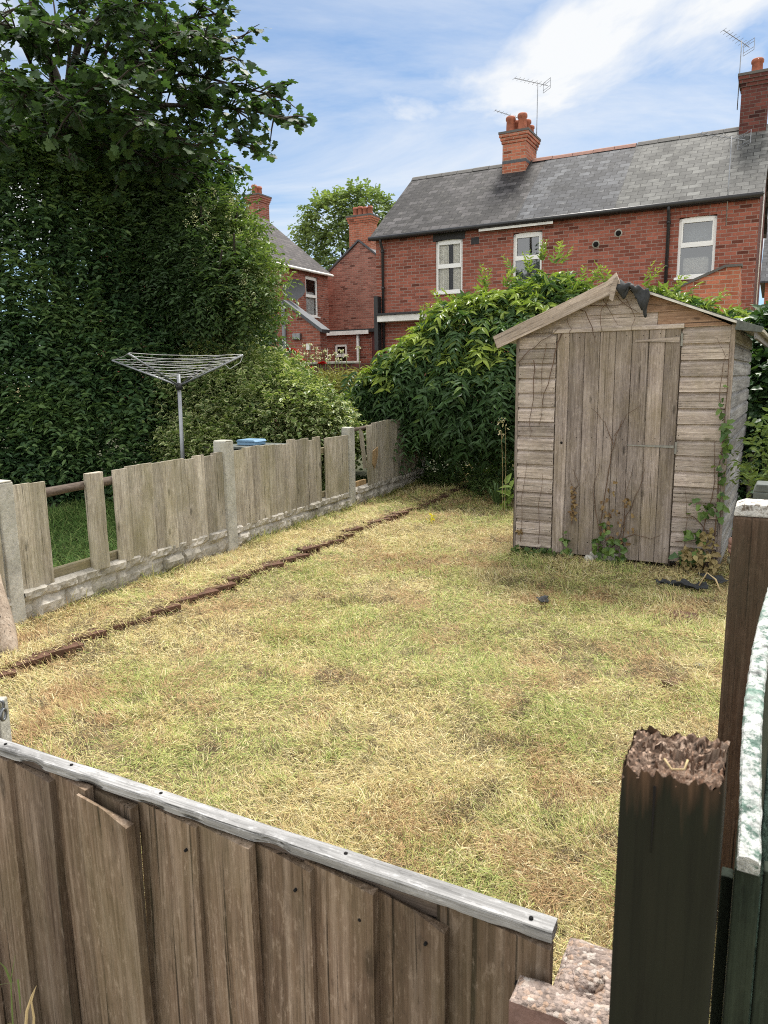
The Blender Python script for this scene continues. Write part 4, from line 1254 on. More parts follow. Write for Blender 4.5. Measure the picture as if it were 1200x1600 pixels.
for i in range(nz - 1):
    for j in range(npz): f.append((i * npz + j, i * npz + (j + 1) % npz, (i + 1) * npz + (j + 1) % npz, (i + 1) * npz + j))
m = MB(); m.add(v, f, .4); body = m.build('post_body', M['post_top'], gp, recalc=True)
# rotted end grain: a ragged hollow with fibres standing in it
m = MB()
nn = 46
v, f = [], []
for i in range(nn):
    for j in range(nn):
        x, y = .002 + (w_ - .004) * i / (nn - 1), .002 + (w_ - .004) * j / (nn - 1)
        d = max(abs(x - w_ / 2), abs(y - w_ / 2)) / (w_ / 2)
        n1 = mn.noise(Vector((x * 38, y * 38, 2.0))); n2 = mn.noise(Vector((x * 110, y * 150, 7.0))); n3 = mn.noise(Vector((x * 330, y * 420, 4.0)))
        h = -0.014 + 0.012 * d ** 2.0 + .008 * n1 + .005 * n2 + .0035 * n3 + (.005 if y > w_ * .72 else 0) * (1 + n2)
        if d > .93: h -= .010 * (d - .93) / .07
        v.append((x + .003 * n2, y + .003 * n3, zt_ + h))
for i in range(nn - 1):
    for j in range(nn - 1): f.append((i * nn + j, (i + 1) * nn + j, (i + 1) * nn + j + 1, i * nn + j + 1))
for q in f: m.add([], [], 0)
k0 = len(m.v); m.v += v
for q in f: m.f.append(q); m.r.append(random.choice((.2, .5, .9)) if random.random() < .5 else .4); m.sm.append(False)
for _ in range(150):
    x, y = random.uniform(.008, w_ - .008), random.uniform(.008, w_ - .008)
    if random.random() < .6: y = random.uniform(.6, .94) * w_
    r = random.uniform(.0012, .0032); h = random.uniform(-.022, -.002)
    dx, dy = random.uniform(-.006, .006), random.uniform(-.006, .006)
    m.tube([(x, y, zt_ - .05), (x + dx * .4, y + dy * .4, zt_ + h - .01), (x + dx, y + dy, zt_ + h)], [r, r * .9, r * .3], 4)
m.build('rotten_top', M['rot'], gp, recalc=False)
m = MB(); m.tube([(.038, .03, zt_ + .004), (.046, .026, zt_ - .004), (.058, .028, zt_ - .002), (.060, .034, zt_ + .006)], .0012, 6); m.build('splinter', M['straw'], gp, recalc=False)
m = MB(); m.prism([(.0325, zt_ - .012), (.0352, zt_ - .012), (.0348, zt_ - .05), (.0338, zt_ - .085), (.0332, zt_ - .05)], lambda u, q, w: (u, w, q), -.0012, .004); m.build('crack', M['hole'], gp)

gt = thing('curved_gate', 'dark green gate seen edge on with flaking white paint along its curved top', 'gate', PO, YAW)
GY = [.069, .136, .22, .30, .475, .59, .71, .83, 1.0, 1.25]
GX = [.111, .110, .1065, .105, .110, .117, .127, .137, .151, .170]
GZ = [1.006, 1.016, 1.045, 1.072, 1.096, 1.112, 1.130, 1.140, 1.150, 1.155]
def gxz(y): return float(np.interp(y, GY, GX)), float(np.interp(y, GY, GZ))
m = MB()
ys = [.10 + (1.25 - .10) * i / 12 for i in range(13)]
for a, b in zip(ys, ys[1:]):
    (xa, za), (xb, zb) = gxz(a), gxz(b)
    xa += .004; xb += .004
    m.add([(xa, a, -.2), (xb, b - .001, -.2), (xb, b - .001, zb - .012), (xa, a, za - .012), (xa + .014, a, -.2), (xb + .014, b - .001, -.2), (xb + .014, b - .001, zb - .012), (xa + .014, a, za - .012)],
          [(0, 1, 2, 3), (7, 6, 5, 4), (0, 4, 5, 1), (1, 5, 6, 2), (2, 6, 7, 3), (3, 7, 4, 0)])
m.build('boarding', M['gate_g'], gt)
m = MB(); m.box(.1095, .1345, .071, .098, -.2, .9885); m.build('stile', M['gate_g'], gt, bevel=.002)
m = MB(); m.box(.0965, .1090, .110, .128, -.2, .95); m.build('gap_shade_strip', M['gate_g'], gt, bevel=.002)  # dark strip added in the gap by the post to stand in for its shade
m = MB(); m.box(.137, .19, .085, .105, -.2, .985, rnd=.2); m.box(.1915, .25, .085, .105, -.2, .985, rnd=.8); m.build('brace_boards', M['gate_g'], gt, bevel=.002)
m = MB(); m.box(.136, .19, .24, .26, -.2, 1.05, rnd=.2); m.box(.1915, .25, .24, .26, -.2, 1.06, rnd=.7); m.build('painted_board', M['gate_teal'], gt, bevel=.002)
n = 120; v, f = [], []
for i in range(n):
    y = .066 + (1.25 - .066) * i / (n - 1); x, z = gxz(max(.069, y))
    for q_, (dx, dz) in enumerate(((.0005, -.016), (0, -.003), (.002, 0.001), (.011, .002), (.020, 0), (.0225, -.004), (.022, -.016))):
        q = mn.noise(Vector((q_ * 3.1, y * 60, 3))); q2 = mn.noise(Vector((q_ * 5.1, y * 190, 8)))
        v.append((x + dx + .0013 * q + .0006 * q2, y, z + dz + .0013 * q + .001 * q2))
for i in range(n - 1):
    for j in range(7): f.append((i * 7 + j, i * 7 + (j + 1) % 7, (i + 1) * 7 + (j + 1) % 7, (i + 1) * 7 + j))
f += [tuple(range(7)), tuple((n - 1) * 7 + j for j in range(7))]
m = MB(); m.add(v, f, .5); m.build('top_capping', M['flaky'], gt)

fp = thing('fence_post', 'brown stained square post with white flaking top beyond the curved gate', 'post', PO, YAW)
m = MB(); m.box(.046, .150, 1.287, 1.39, -.2, 1.148); m.build('post_body', M['post_br'], fp, bevel=.006)
m = MB(); m.prism([(.046, 1.1485), (.150, 1.1485), (.147, 1.172), (.125, 1.180), (.07, 1.180), (.049, 1.173)], lambda u, q, w: (u, w, q), 1.289, 1.388); m.build('post_top', M['flaky_post'], fp, bevel=.004)
fp = thing('fence_post', 'grey square post end standing behind the brown post at the right edge', 'post', PO, YAW)
m = MB(); m.box(.075, .185, 2.20, 2.31, -.2, 1.08); m.prism([(.075, 1.08), (.185, 1.08), (.180, 1.108), (.085, 1.108)], lambda u, q, w: (u, w, q), 2.20, 2.31); m.build('post_body', M['felt_g'], fp, bevel=.004)

# pier with pebbly coping at the end of the near fence
pr = thing('masonry_pier', 'low pink rendered pier with a pebbly worn concrete top between fence and gate post', 'pier', (0, 0, 0), YAW)


def coping(name, s0, s1, t0, t1, z0, z1, mat, amp=.006, nx=22, ny=16):
    gx, gy = np.meshgrid(np.linspace(0, 1, nx), np.linspace(0, 1, ny), indexing='ij')
    X = s0 + (s1 - s0) * gx; Y = t0 + (t1 - t0) * gy
    e = np.minimum(np.minimum(gx, 1 - gx) * (s1 - s0), np.minimum(gy, 1 - gy) * (t1 - t0))
    Z = z1 + amp * 2 * (fbm(X, Y, .03, 2) - .5) - .008 * np.exp(-e / .006) + .01 * (fbm(X, Y, .09, 6) - .5)
    Pm = np.stack([X, Y, Z], -1)
    o = grid_obj(name, Pm, mat, pr)
    m = MB()
    # sides follow the rough rim
    rim = [(X[i, 0], Y[i, 0], Z[i, 0]) for i in range(nx)] + [(X[-1, j], Y[-1, j], Z[-1, j]) for j in range(1, ny)] + [(X[i, -1], Y[i, -1], Z[i, -1]) for i in range(nx - 2, -1, -1)] + [(X[0, j], Y[0, j], Z[0, j]) for j in range(ny - 2, 0, -1)]
    k = len(rim)
    m.add([p for p in rim] + [(p[0], p[1], z0) for p in rim], [(i, (i + 1) % k, k + (i + 1) % k, k + i) for i in range(k)])
    return o, m


o, m = coping('coping', -.223, -.02, .926, 1.045, .50, .630, M['pier']); m.build('pier_wall', M['pier'], pr)
o, m = coping('coping', -.268, -.02, .872, .9255, .47, .640, M['pier'], nx=24, ny=12); m.build('pier_wall', M['pier_face'], pr)
m = MB(); m.box(-.262, -.03, .877, .93, -.2, .475); m.box(-.218, -.03, .931, 1.04, -.2, .505); m.build('pier_wall', M['pier_face'], pr)
m = MB()
v, f = [], []
for i in range(7):
    for j in range(20):
        a, b = i / 6 * pi / 2, j / 20 * 2 * pi
        r = .026 * (1 + .12 * mn.noise(Vector((cos(b) * 2, sin(b) * 2, a))))
        v.append((-.178 + r * cos(a) * cos(b), .962 + r * cos(a) * sin(b), .624 + .022 * sin(a)))
for i in range(6):
    for j in range(20): f.append((i * 20 + j, i * 20 + (j + 1) % 20, (i + 1) * 20 + (j + 1) % 20, (i + 1) * 20 + j))
m.add(v, f, .3, smooth=True); m.build('stone_lump', M['pier'], pr)

# galvanised hook on a post stub at the left end of the near fence
lp = thing('latch_post', 'galvanised chain bracket on a whitish post stub at the left edge above the near rail', 'bracket')
c = at(-14, 1130, 1.72)
m = MB(); m.box(c.x - .03, c.x + .022, c.y, c.y + .05, .2, c.z + .05); m.build('post_stub', M['conc'], lp, bevel=.004)
m = MB()
for dz, dx, rz_ in ((0.028, -.004, .5), (0.006, .003, 1.35)):
    cc = at(4, 1120, 1.69); cc.z += dz; cc.x += dx
    ring = [cc + Vector((.009 * cos(a) * cos(rz_), .009 * cos(a) * sin(rz_), .013 * sin(a) + .003 * cos(a))) for a in np.linspace(0, 2 * pi, 17)]
    m = MB(); m.tube(ring, .0036, 8, cap=False); m.build('chain_link', M['galv'], lp, recalc=False)
m = MB(); q = at(-12, 1112, 1.70); m.box(q.x - .01, q.x + .02, q.y, q.y + .008, q.z - .02, q.z + .02); m.build('bracket_plate', M['galv'], lp)

# weed at the near side of the fence
wd_ = thing('grass_weed', 'small weed with green blades and a dry stalk at the lower left corner', 'weed')
def spear(m, pts, w):
    pts = [Vector(p) for p in pts]; v, f = [], []
    for i, p in enumerate(pts):
        k = w * (1 - (i / (len(pts) - 1)) ** 2 * .9)
        v += [p + Vector((-k, 0, 0)), p + Vector((0, -k * .4, 0)), p + Vector((k, 0, 0))]
    for i in range(len(pts) - 1):
        a = i * 3; f += [(a, a + 1, a + 4, a + 3), (a + 1, a + 2, a + 5, a + 4)]
    m.add(v, f)
m = MB()
spear(m, [at(22, 1640, 1.28), at(18, 1560, 1.28), at(17, 1530, 1.28), at(24, 1492, 1.29)], .0018)
spear(m, [at(28, 1530, 1.28), at(31, 1560, 1.28), at(32, 1584, 1.28)], .0022)
spear(m, [at(17, 1534, 1.28), at(8, 1512, 1.275), at(-4, 1500, 1.27)], .003)
spear(m, [at(-6, 1539, 1.28), at(15, 1536, 1.28), at(30, 1533, 1.28)], .0012)
m.build('leaf', M['stem_g'], wd_, recalc=False)
m = MB()
spear(m, [at(38, 1630, 1.26), at(42, 1580, 1.26), at(50, 1555, 1.26), at(57, 1540, 1.26)], .0032)
spear(m, [at(52, 1620, 1.255), at(53, 1590, 1.255), at(49, 1565, 1.255), at(56, 1542, 1.255)], .0028)
m.build('dry_stalk', M['straw'], wd_, recalc=False)

# ------------------------------------------------------------------ the shed
SW, SD, SE, SR = 1.60, 2.2, 1.84, 2.235      # width, length, eaves, ridge
sd = thing('garden_shed', 'weathered wooden garden shed with apex roof and closed plank door at the lawn end', 'shed', (1.13, 6.21, 0), radians(-29.1))


def shiplap(m, a0, a1, z0, h, face, axis='x', slope=None):
    """one shiplap board; face = outward side coordinate"""
    P = [(0.0, 0.0), (.023, 0.0), (.024, h * .66), (.021, h * .74), (.009, h * .84), (.004, h * .90), (.003, h), (0.0, h)]
    j = random.uniform(-.0015, .0015)
    if axis == 'x': m.prism([(p + j, q) for p, q in P], lambda u, q, w: (w, face - u, z0 + q), a0, a1)
    else: m.prism([(p + j, q) for p, q in P], lambda u, q, w: (face + u, w, z0 + q), a0, a1)


BH = 0.1180
rows = [0.065 + i * BH for i in range(15)]
m = MB()
for z in rows: shiplap(m, 0.012, 0.318, z, BH, 0.0)
m.build('cladding', M['shed_h'], sd)
m = MB()
for z in rows: shiplap(m, 1.262, 1.588, z, BH, 0.0)
m.build('cladding', M['shed_h'], sd)
m = MB()
for z in rows[:15]: shiplap(m, 0.0, SD, z, BH, SW - .004, 'y')
m.build('side_cladding', M['shed_s'], sd)
m = MB()
m.box(0.006, .02, 0.004, SD, .05, 1.825); m.box(.02, SW - .02, SD - .02, SD, .05, 1.83)
m.box(.02, SW - .006, .06, SD - .03, .03, .075)
m.build('wall', M['shed_s'], sd)
m = MB(); m.box(-.012, .011, -.027, .012, .045, 1.80); m.build('corner_trim', M['shed_v'], sd, bevel=.003)
m = MB(); m.box(1.589, 1.618, -.028, .016, .035, 1.84); m.build('corner_trim', M['shed_v'], sd, bevel=.003)
# gable boards cut to the roof slope
def roofz(x): return (SE - .02) + (SR - SE) * (1 - abs(x - SW / 2) / (SW / 2))
def gable_row(m, xa, xb, z0, h, y=0.0):
    z1 = z0 + h
    def clip(xx, z):  # x range at height z under the roof
        return max(xa, -.145 + (z - 1.775) / .395 * .949), min(xb, 1.795 - (z - 1.775) / .395 * .999)
    l0, r0_ = clip(0, z0); l1, r1 = clip(0, z1)
    if r0_ - l0 < .02: return
    l1, r1 = (l1, r1) if r1 > l1 else ((l1 + r1) / 2, (l1 + r1) / 2 + .001)
    m.add([(l0, y - .018, z0), (r0_, y - .018, z0), (r1, y - .007, z1), (l1, y - .007, z1), (l0, y, z0), (r0_, y, z0), (r1, y, z1), (l1, y, z1)],
          [(0, 1, 2, 3), (7, 6, 5, 4), (0, 4, 5, 1), (1, 5, 6, 2), (2, 6, 7, 3), (3, 7, 4, 0)])
m = MB()
gable_row(m, .0, 1.08, 1.836, .118); gable_row(m, .0, 1.0, 1.9545, .118); gable_row(m, .0, .93, 2.063, .135)
m.build('gable_board', M['shed_h'], sd)
m = MB()
gable_row(m, 1.083, 1.588, 1.836, .118); gable_row(m, 1.003, 1.588, 1.9545, .118); gable_row(m, .933, 1.3, 2.063, .118)
m.build('gable_board', M['shed_o'], sd)
m = MB(); m.prism([(-.018, 1.825), (-.034, 1.828), (-.034, 1.852), (-.026, 1.862), (-.018, 1.862)], lambda u, q, w: (w, u, q), .29, 1.272); m.build('door_lintel', M['shed_h'], sd, bevel=.002)

m = MB()
xs = [.326, .425, .545, .665, .785, .905, 1.03, 1.145, 1.254]
for a, b in zip(xs, xs[1:]):
    n = 10; v, f = [], []
    cup = random.uniform(-.003, .003); rk = random.random()
    for i in range(n):
        z = .040 + (1.826 - .040) * i / (n - 1); wv = .0012 * sin(7 * z + a * 30)
        v += [(a + .001, -.019, z), (a + .005, -.024 + wv, z), ((a + b) / 2, -.024 + cup + wv, z), (b - .005, -.024 + wv, z), (b - .001, -.019, z), (b - .002, -.004, z), (a + .002, -.004, z)]
    for i in range(n - 1):
        for j in range(7): f.append((i * 7 + j, i * 7 + (j + 1) % 7, i * 7 + 7 + (j + 1) % 7, i * 7 + 7 + j))
    f += [tuple(range(7)), tuple((n - 1) * 7 + j for j in range(7))]
    m.add(v, f, rk)
door = m.build('door', M['shed_v'], sd)
m = MB(); m.prism([(.93, 1.742), (1.246, 1.726), (1.246, 1.768), (.93, 1.750)], lambda u, q, w: (u, w, q), -.032, -.0275); m.build('hinge', M['shed_h'], door)
m = MB(); m.prism([(.905, .952), (1.246, .942), (1.246, .962), (.905, .958)], lambda u, q, w: (u, w, q), -.031, -.0275); m.build('hinge', M['iron'], door)
for zh in (1.70, .90):
    m = MB(); m.box(1.254, 1.268, -.031, -.019, zh, zh + .09); m.build('hinge_plate', M['iron'], door)
m = MB(); m.tube([(.385, -.0262, .958), (.385, -.02, .958)], .0105, 12); m.build('keyhole', M['hole'], door)
nails(sd, [((a + b) / 2 + .02, -.0255, z + random.uniform(-.015, .015)) for a, b in zip(xs, xs[1:]) for z in (1.79, 1.0, .16)], .003, (pi / 2, 0, 0))
nails(sd, [(x, -.0238, z + .03) for z in rows for x in (.028, .305, 1.275, 1.572)], .003, (pi / 2, 0, 0))
m = MB(); m.box(.32, .326, -.012, .02, .02, 1.83, rnd=.1); m.box(1.2545, 1.2615, -.012, .02, .02, 1.83, rnd=.1); m.build('door_frame', M['rail_dk'], sd)
# roof
ang_r = atan2(SR + .02 - 1.80, SW / 2 + .16)
m = MB()
def slab(m, x0, z0, x1, z1, t, y0, y1):
    d = Vector((x1 - x0, 0, z1 - z0)).normalized(); nrm = Vector((-d.z, 0, d.x))
    if nrm.z < 0: nrm = -nrm
    a, b = Vector((x0, 0, z0)), Vector((x1, 0, z1))
    m.prism([(p.x, p.z) for p in (a, b, b + nrm * t, a + nrm * t)], lambda u, q, w: (u, w, q), y0, y1)
slab(m, -.150, 1.775, .799, 2.170, .016, -.075, SD + .08)
slab(m, 1.80, 1.775, .801, 2.170, .016, -.075, SD + .08)
m.build('roof', M['edge'], sd)
m = MB(); slab(m, -.155, 1.792, .80, 2.1895, .006, -.066, SD + .085); slab(m, 1.795, 1.795, .97, 2.120, .006, -.062, SD + .085); m.build('roof_felt', M['felt'], sd)
# left bargeboard runs past the ridge, its split end standing up
m = MB()
Lb = hypot(.970, .400)
nb = 14; v, f = [], []
for i in range(nb):
    x = Lb * 1.012 * i / (nb - 1)
    e = .0 if i < nb - 1 else .03
    v += [(x, -.012, -.052 + .001 * sin(9 * x)), (x, -.012, .052 + .0012 * sin(7 * x) + e), (x, .010, .052 + .0012 * sin(7 * x) + e), (x, .010, -.052)]
for i in range(nb - 1):
    for j in range(4): f.append((i * 4 + j, i * 4 + (j + 1) % 4, i * 4 + 4 + (j + 1) % 4, i * 4 + 4 + j))
f += [(3, 2, 1, 0), tuple((nb - 1) * 4 + j for j in range(4))]
m.add(v, f, .6); m.build('bargeboard', M['barge'], sd, bevel=.002, loc=(-.168, -.095, 1.770), rot=(0, -atan2(.400, .970), 0))
m = MB(); m.prism([(.742, 2.06), (.77, 2.04), (.80, 2.19), (.795, 2.225), (.775, 2.205), (.748, 2.135)], lambda u, q, w: (u, w, q), -.119, -.1095); m.build('bargeboard_end', M['barge'], sd)
# torn felt hanging at the ridge
gx, gy = np.meshgrid(np.linspace(0, 1, 22), np.linspace(0, 1, 12), indexing='ij')
hang = .135 * (.55 + .45 * gx) + .03 * np.sin(gx * 9) + .05 * (gx > .86) - .06 * np.exp(-((gx - .45) / .1) ** 2) + .02 * (vnoise(gx, gx * 0, .05, 3) - .5)
X = .795 + .225 * gx + .01 * np.sin(gy * 6)
Z = 2.198 - .38 * .225 * gx - hang * gy + .008 * np.sin(gx * 21)
Yv = -.082 - .03 * np.sin(gy * 3.0) * (1 - .5 * gx) + .010 * np.sin(gx * 17 + gy * 5)
o = grid_obj('torn_felt', np.stack([X, Yv, Z], -1), M['felt'], sd)
md = o.modifiers.new('thick', 'SOLIDIFY'); md.thickness = .003
m = MB(); m.prism([(1.615, 1.80), (1.785, 1.775), (1.80, 1.808), (1.63, 1.868)], lambda u, q, w: (u, w, q), -.088, -.066); m.build('fascia_end', M['felt_g'], sd, bevel=.002)
m = MB(); m.box(1.74, 1.76, -.06, SD, 1.735, 1.79); m.build('eaves_fascia', M['shed_s'], sd)
# block and bearers under the floor
for x, y in ((.02, .1), (.62, .1), (1.2, .1)):
    m = MB(); m.box(x, x + .22, y, y + 1.9, -.05, .03); m.build('bearer', M['rail_dk'], sd)
S_M = Matrix.Translation((1.13, 6.21, 0)) @ Matrix.Rotation(radians(-29.1), 4, 'Z')
def shed_pt(x, y, z): return S_M @ Vector((x, y, z))

m = MB(); m.box(-.11, .11, -.05, .05, -.03, .075)
tag(m.build('concrete_block', M['block'], bevel=.006, loc=shed_pt(.76, -.005, 0), rot=(0, 0, radians(-26))), 'pale concrete block wedged under the shed door', 'block')
m = MB(); m.lathe([(.004, 0), (.03, .004), (.042, .02), (.036, .042), (.016, .052), (.003, .053)], 14)
tag(m.build('stone', M['block'], loc=shed_pt(.655, -.10, .01), rot=(.3, .2, 0)), 'small rounded pale stone in front of the block under the shed', 'stone')


# dead climber stems and leaves on the shed front
def creeper(label, paths, leafspots, mat, lsize, leaf_mat, tpl=IVY, green=0.5):
    root = thing('creeper_plant', label, 'creeper')
    m = MB()
    for pts, r in paths:
        P = [shed_pt(x, -.032 - random.uniform(0, .012), z) for x, z in pts]
        Q = []
        for a, b in zip(P, P[1:]):
            for k in (0, .33, .66): Q.append(a.lerp(b, k) + Vector((random.uniform(-.008, .008), random.uniform(-.004, .004), random.uniform(-.008, .008))))
        Q.append(P[-1])
        m.tube(Q, [r * (1 - .7 * i / len(Q)) for i in range(len(Q))], 5)
    m.build('stem', M['stem'], root, recalc=False)
    if leafspots:
        B = np.array([shed_pt(x + random.uniform(-.5, .5) * w, -.05 - random.uniform(0, d), z + random.uniform(-.5, .5) * h) for (x, z, w, h, d, n) in leafspots for _ in range(n)])
        A = rng.normal(0, .6, B.shape) + np.array([0, 0, -.5])
        Nn = rng.normal(0, .45, B.shape) + np.array([-.45, -.85, .35])
        leaves('foliage', tpl, B, A, Nn, lsize * rng.uniform(.6, 1.25, len(B)), .8, np.clip(green + rng.normal(0, .2, len(B)), 0, 1), leaf_mat, root)
    return root


M['lf_dry'] = leafmat('dead_leaf', (0.10, 0.055, 0.025), (0.20, 0.13, 0.06), (0.30, 0.22, 0.10), 0.1, 0.8)
creeper('dead brown creeper stems trailing up the middle of the shed door', [
    ([(.72, .03), (.73, .25), (.745, .5), (.77, .75), (.80, .95), (.86, 1.15)], .006), ([(.73, .25), (.68, .42), (.66, .6), (.70, .8)], .004), ([(.76, .03), (.86, .18), (.93, .4), (1.02, .62), (1.05, .78)], .005),
    ([(.86, .18), (1.0, .25), (1.12, .22), (1.2, .28)], .004), ([(.80, .95), (.74, 1.12), (.62, 1.24)], .0035), ([(.80, 1.02), (.90, 1.2), (1.0, 1.27)], .003), ([(.9, .06), (.92, .3), (.9, .5), (.96, .8)], .004)],
    [(.78, .42, .10, .5, .02, 26), (.90, .32, .2, .3, .02, 20), (.93, .52, .06, .12, .02, 8)], M['lf_dry'], .04, M['lf_dry'])
creeper('dried creeper strand with withered leaves on the left half of the shed door', [([(.50, .30), (.495, .42), (.50, .56), (.535, .62), (.49, .75)], .005), ([(.50, .56), (.47, .66)], .003)],
        [(.505, .48, .05, .28, .02, 40)], M['lf_dry'], .036, M['lf_dry'])
creeper('thin brown creeper stems hanging over the left cladding of the shed', [([(.06, .10), (.07, .5), (.10, .8)], .003), ([(.22, .1), (.215, .45), (.24, .7)], .003), ([(.14, 1.62), (.15, 1.4), (.12, 1.15), (.13, 1.0)], .004),
        ([(.36, 1.82), (.30, 1.6), (.24, 1.35), (.20, 1.1)], .005), ([(.24, 1.75), (.2, 1.5), (.23, 1.25)], .003), ([(.0, 1.6), (.1, 1.7), (.25, 1.8), (.35, 1.88)], .004)], [(.05, .19, .06, .05, .02, 10)], M['lf_dry'], .035, M['lf_dry'])
creeper('tangled brown creeper twigs over the gable boards of the shed', [([(.48, 2.0), (.55, 1.98), (.60, 1.86), (.63, 1.74)], .005), ([(.72, 2.07), (.66, 1.98), (.68, 1.83)], .004), ([(.78, 2.09), (.84, 2.02), (.95, 1.95)], .004),
        ([(.58, 2.03), (.78, 2.02), (.9, 2.05)], .004), ([(.86, 2.06), (.92, 1.92), (.9, 1.82)], .003), ([(.40, 1.94), (.44, 1.86), (.42, 1.8)], .003), ([(.68, 2.08), (.72, 2.0), (.80, 1.87)], .003)], None, None, .03, None)
creeper('creeper of red stems and green leaves climbing the right corner of the shed', [([(1.56, .02), (1.575, .4), (1.57, .8), (1.59, 1.2), (1.585, 1.7)], .006), ([(1.5, .05), (1.50, .35), (1.55, .7), (1.53, 1.0)], .005),
        ([(1.36, .1), (1.37, .4), (1.35, .62)], .003), ([(1.54, .3), (1.42, .42), (1.36, .46)], .004), ([(1.30, .22), (1.45, .25), (1.56, .2)], .004), ([(1.57, 1.2), (1.54, 1.4), (1.56, 1.62), (1.5, 1.75)], .003)],
        [(1.47, .50, .14, .10, .05, 16), (1.44, .30, .14, .10, .05, 18), (1.42, .14, .2, .1, .06, 24), (1.60, .75, .05, .8, .03, 34), (1.58, 1.25, .05, .35, .02, 8)], M['stem'], .065, M['lf_ivy'], IVY, .75)
creeper('straw coloured heap of dead stalks at the right foot of the shed', [([(1.30 + i * .02, .0), (1.34 + i * .016, .1 + .02 * (i % 5)), (1.40 + i * .015, .02 + .05 * (i % 4))], .004) for i in range(16)],
        [(1.48, .10, .26, .18, .14, 130), (1.53, .26, .10, .18, .08, 30)], M['lf_dry'], .05, leafmat('withered_leaf', (.14, .10, .05), (.26, .20, .09), (.36, .30, .14), .1, .8), LANCE, .5)
creeper('bindweed with pale green leaves at the foot of the shed door', [([(.80, .0), (.79, .12), (.77, .25), (.80, .34)], .004), ([(.80, .02), (.86, .1), (.9, .16)], .003)], [(.81, .12, .22, .2, .09, 60), (.79, .30, .06, .1, .03, 10)], None, .06, M['lf_ivy'], LANCE, .8)
creeper('sprig of pale leaves left of centre at the foot of the shed door', [([(.49, .0), (.46, .12), (.45, .24)], .003)], [(.46, .19, .06, .10, .03, 9), (.49, .05, .08, .07, .04, 12)], None, .055, M['lf_ivy'], IVY, .9)
creeper('low ragged weeds under the left cladding of the shed', [([(.2, .0), (.22, .06), (.25, .1)], .003)], [(.10, .03, .22, .06, .1, 50), (.30, .03, .18, .08, .12, 36)], None, .05, M['lf_low'], LANCE, .35)

# strap-leaved and broad-leaved plants left of the shed
sp_ = thing('strap_leaf_plant', 'arching strap leaved green plant left of the shed', 'plant')
m = MB(); o0 = ground(778, 790)
for i in range(26):
    a = random.uniform(0, 2 * pi); L = random.uniform(.3, .55); r = random.uniform(.1, .32)
    p = [o0 + Vector((.04 * cos(a), .04 * sin(a), 0)) + Vector((r * cos(a) * k, r * sin(a) * k, L * (1.7 * k - 1.25 * k * k))) for k in (0, .25, .5, .75, 1)]
    sx = Vector((-sin(a), cos(a), 0)) * .011
    v, f = [], []
    for q, pp in enumerate(p):
        w = (1, 1.1, 1, .7, .08)[q]; v += [pp - sx * w, pp + Vector((0, 0, -.003)), pp + sx * w]
    for q in range(4): f += [(q * 3, q * 3 + 1, q * 3 + 4, q * 3 + 3), (q * 3 + 1, q * 3 + 2, q * 3 + 5, q * 3 + 4)]
    m.add(v, f)
m.build('leaf', plain('strap_leaf', (.075, .13, .04), .5, var=.3), sp_, recalc=False)
dp = thing('dock_plant', 'bright broad leaved weed standing against the left corner of the shed', 'plant')
B = np.array([ground(792, 800) + Vector((random.uniform(-.07, .07), random.uniform(-.1, .02), z)) for z in np.linspace(.02, .36, 16)])
leaves('foliage', LANCE, B, rng.normal(0, .8, B.shape) + (0, -.2, .2), rng.normal(0, .3, B.shape) + (-.2, -.5, .8), rng.uniform(.12, .2, len(B)), .42, rng.uniform(.6, 1, len(B)), leafmat('dock_leaf', (.08, .14, .03), (.14, .22, .05), (.26, .36, .09), .25, .5), dp)
m = MB(); m.tube([ground(792, 800), ground(792, 800) + Vector((0, 0, .36))], .006, 6); m.build('stem', M['stem_g'], dp)
tt = thing('tall_dry_weed', 'tall dry seed head on thin stems at the left edge of the shed', 'plant')
m = MB(); q0 = ground(786, 805)
for dx in (-.01, .012): m.tube([q0 + Vector((dx, 0, 0)), q0 + Vector((dx * 1.5 + .005, 0, .5)), q0 + Vector((dx * 2 - .015, -.02, .95 + dx * 3))], [.0025, .002, .0014], 5)
m.build('stem', M['straw'], tt, recalc=False)
B = np.array([q0 + Vector((-.02 + random.uniform(-.05, .05), -.02, .93 + random.uniform(-.08, .12))) for _ in range(26)])
leaves('seed_head', OVAL, B, rng.normal(size=B.shape), rng.normal(size=B.shape), rng.uniform(.02, .05, len(B)), .4, rng.uniform(.5, 1, len(B)), leafmat('seed', (.2, .17, .09), (.32, .28, .16), (.45, .4, .25), .1, .8), tt)
# yellow rosette on the lawn and clover-ish dark spots
yl = ground(672, 818)
B = np.array([yl + Vector((random.uniform(-.05, .05), random.uniform(-.06, .06), random.uniform(.02, .07))) for _ in range(14)])
tag(leaves('yellow_weed', OVAL, B, rng.normal(0, .6, B.shape), rng.normal(0, .3, B.shape) + (0, 0, 1), rng.uniform(.04, .07, len(B)), .6, rng.uniform(0, 1, len(B)), leafmat('yellow_leaf_', (.4, .34, .03), (.6, .5, .04), (.7, .62, .1), .2, .6)),
    'small yellow leaved weed on the lawn near the end of the brick edging', 'weed')

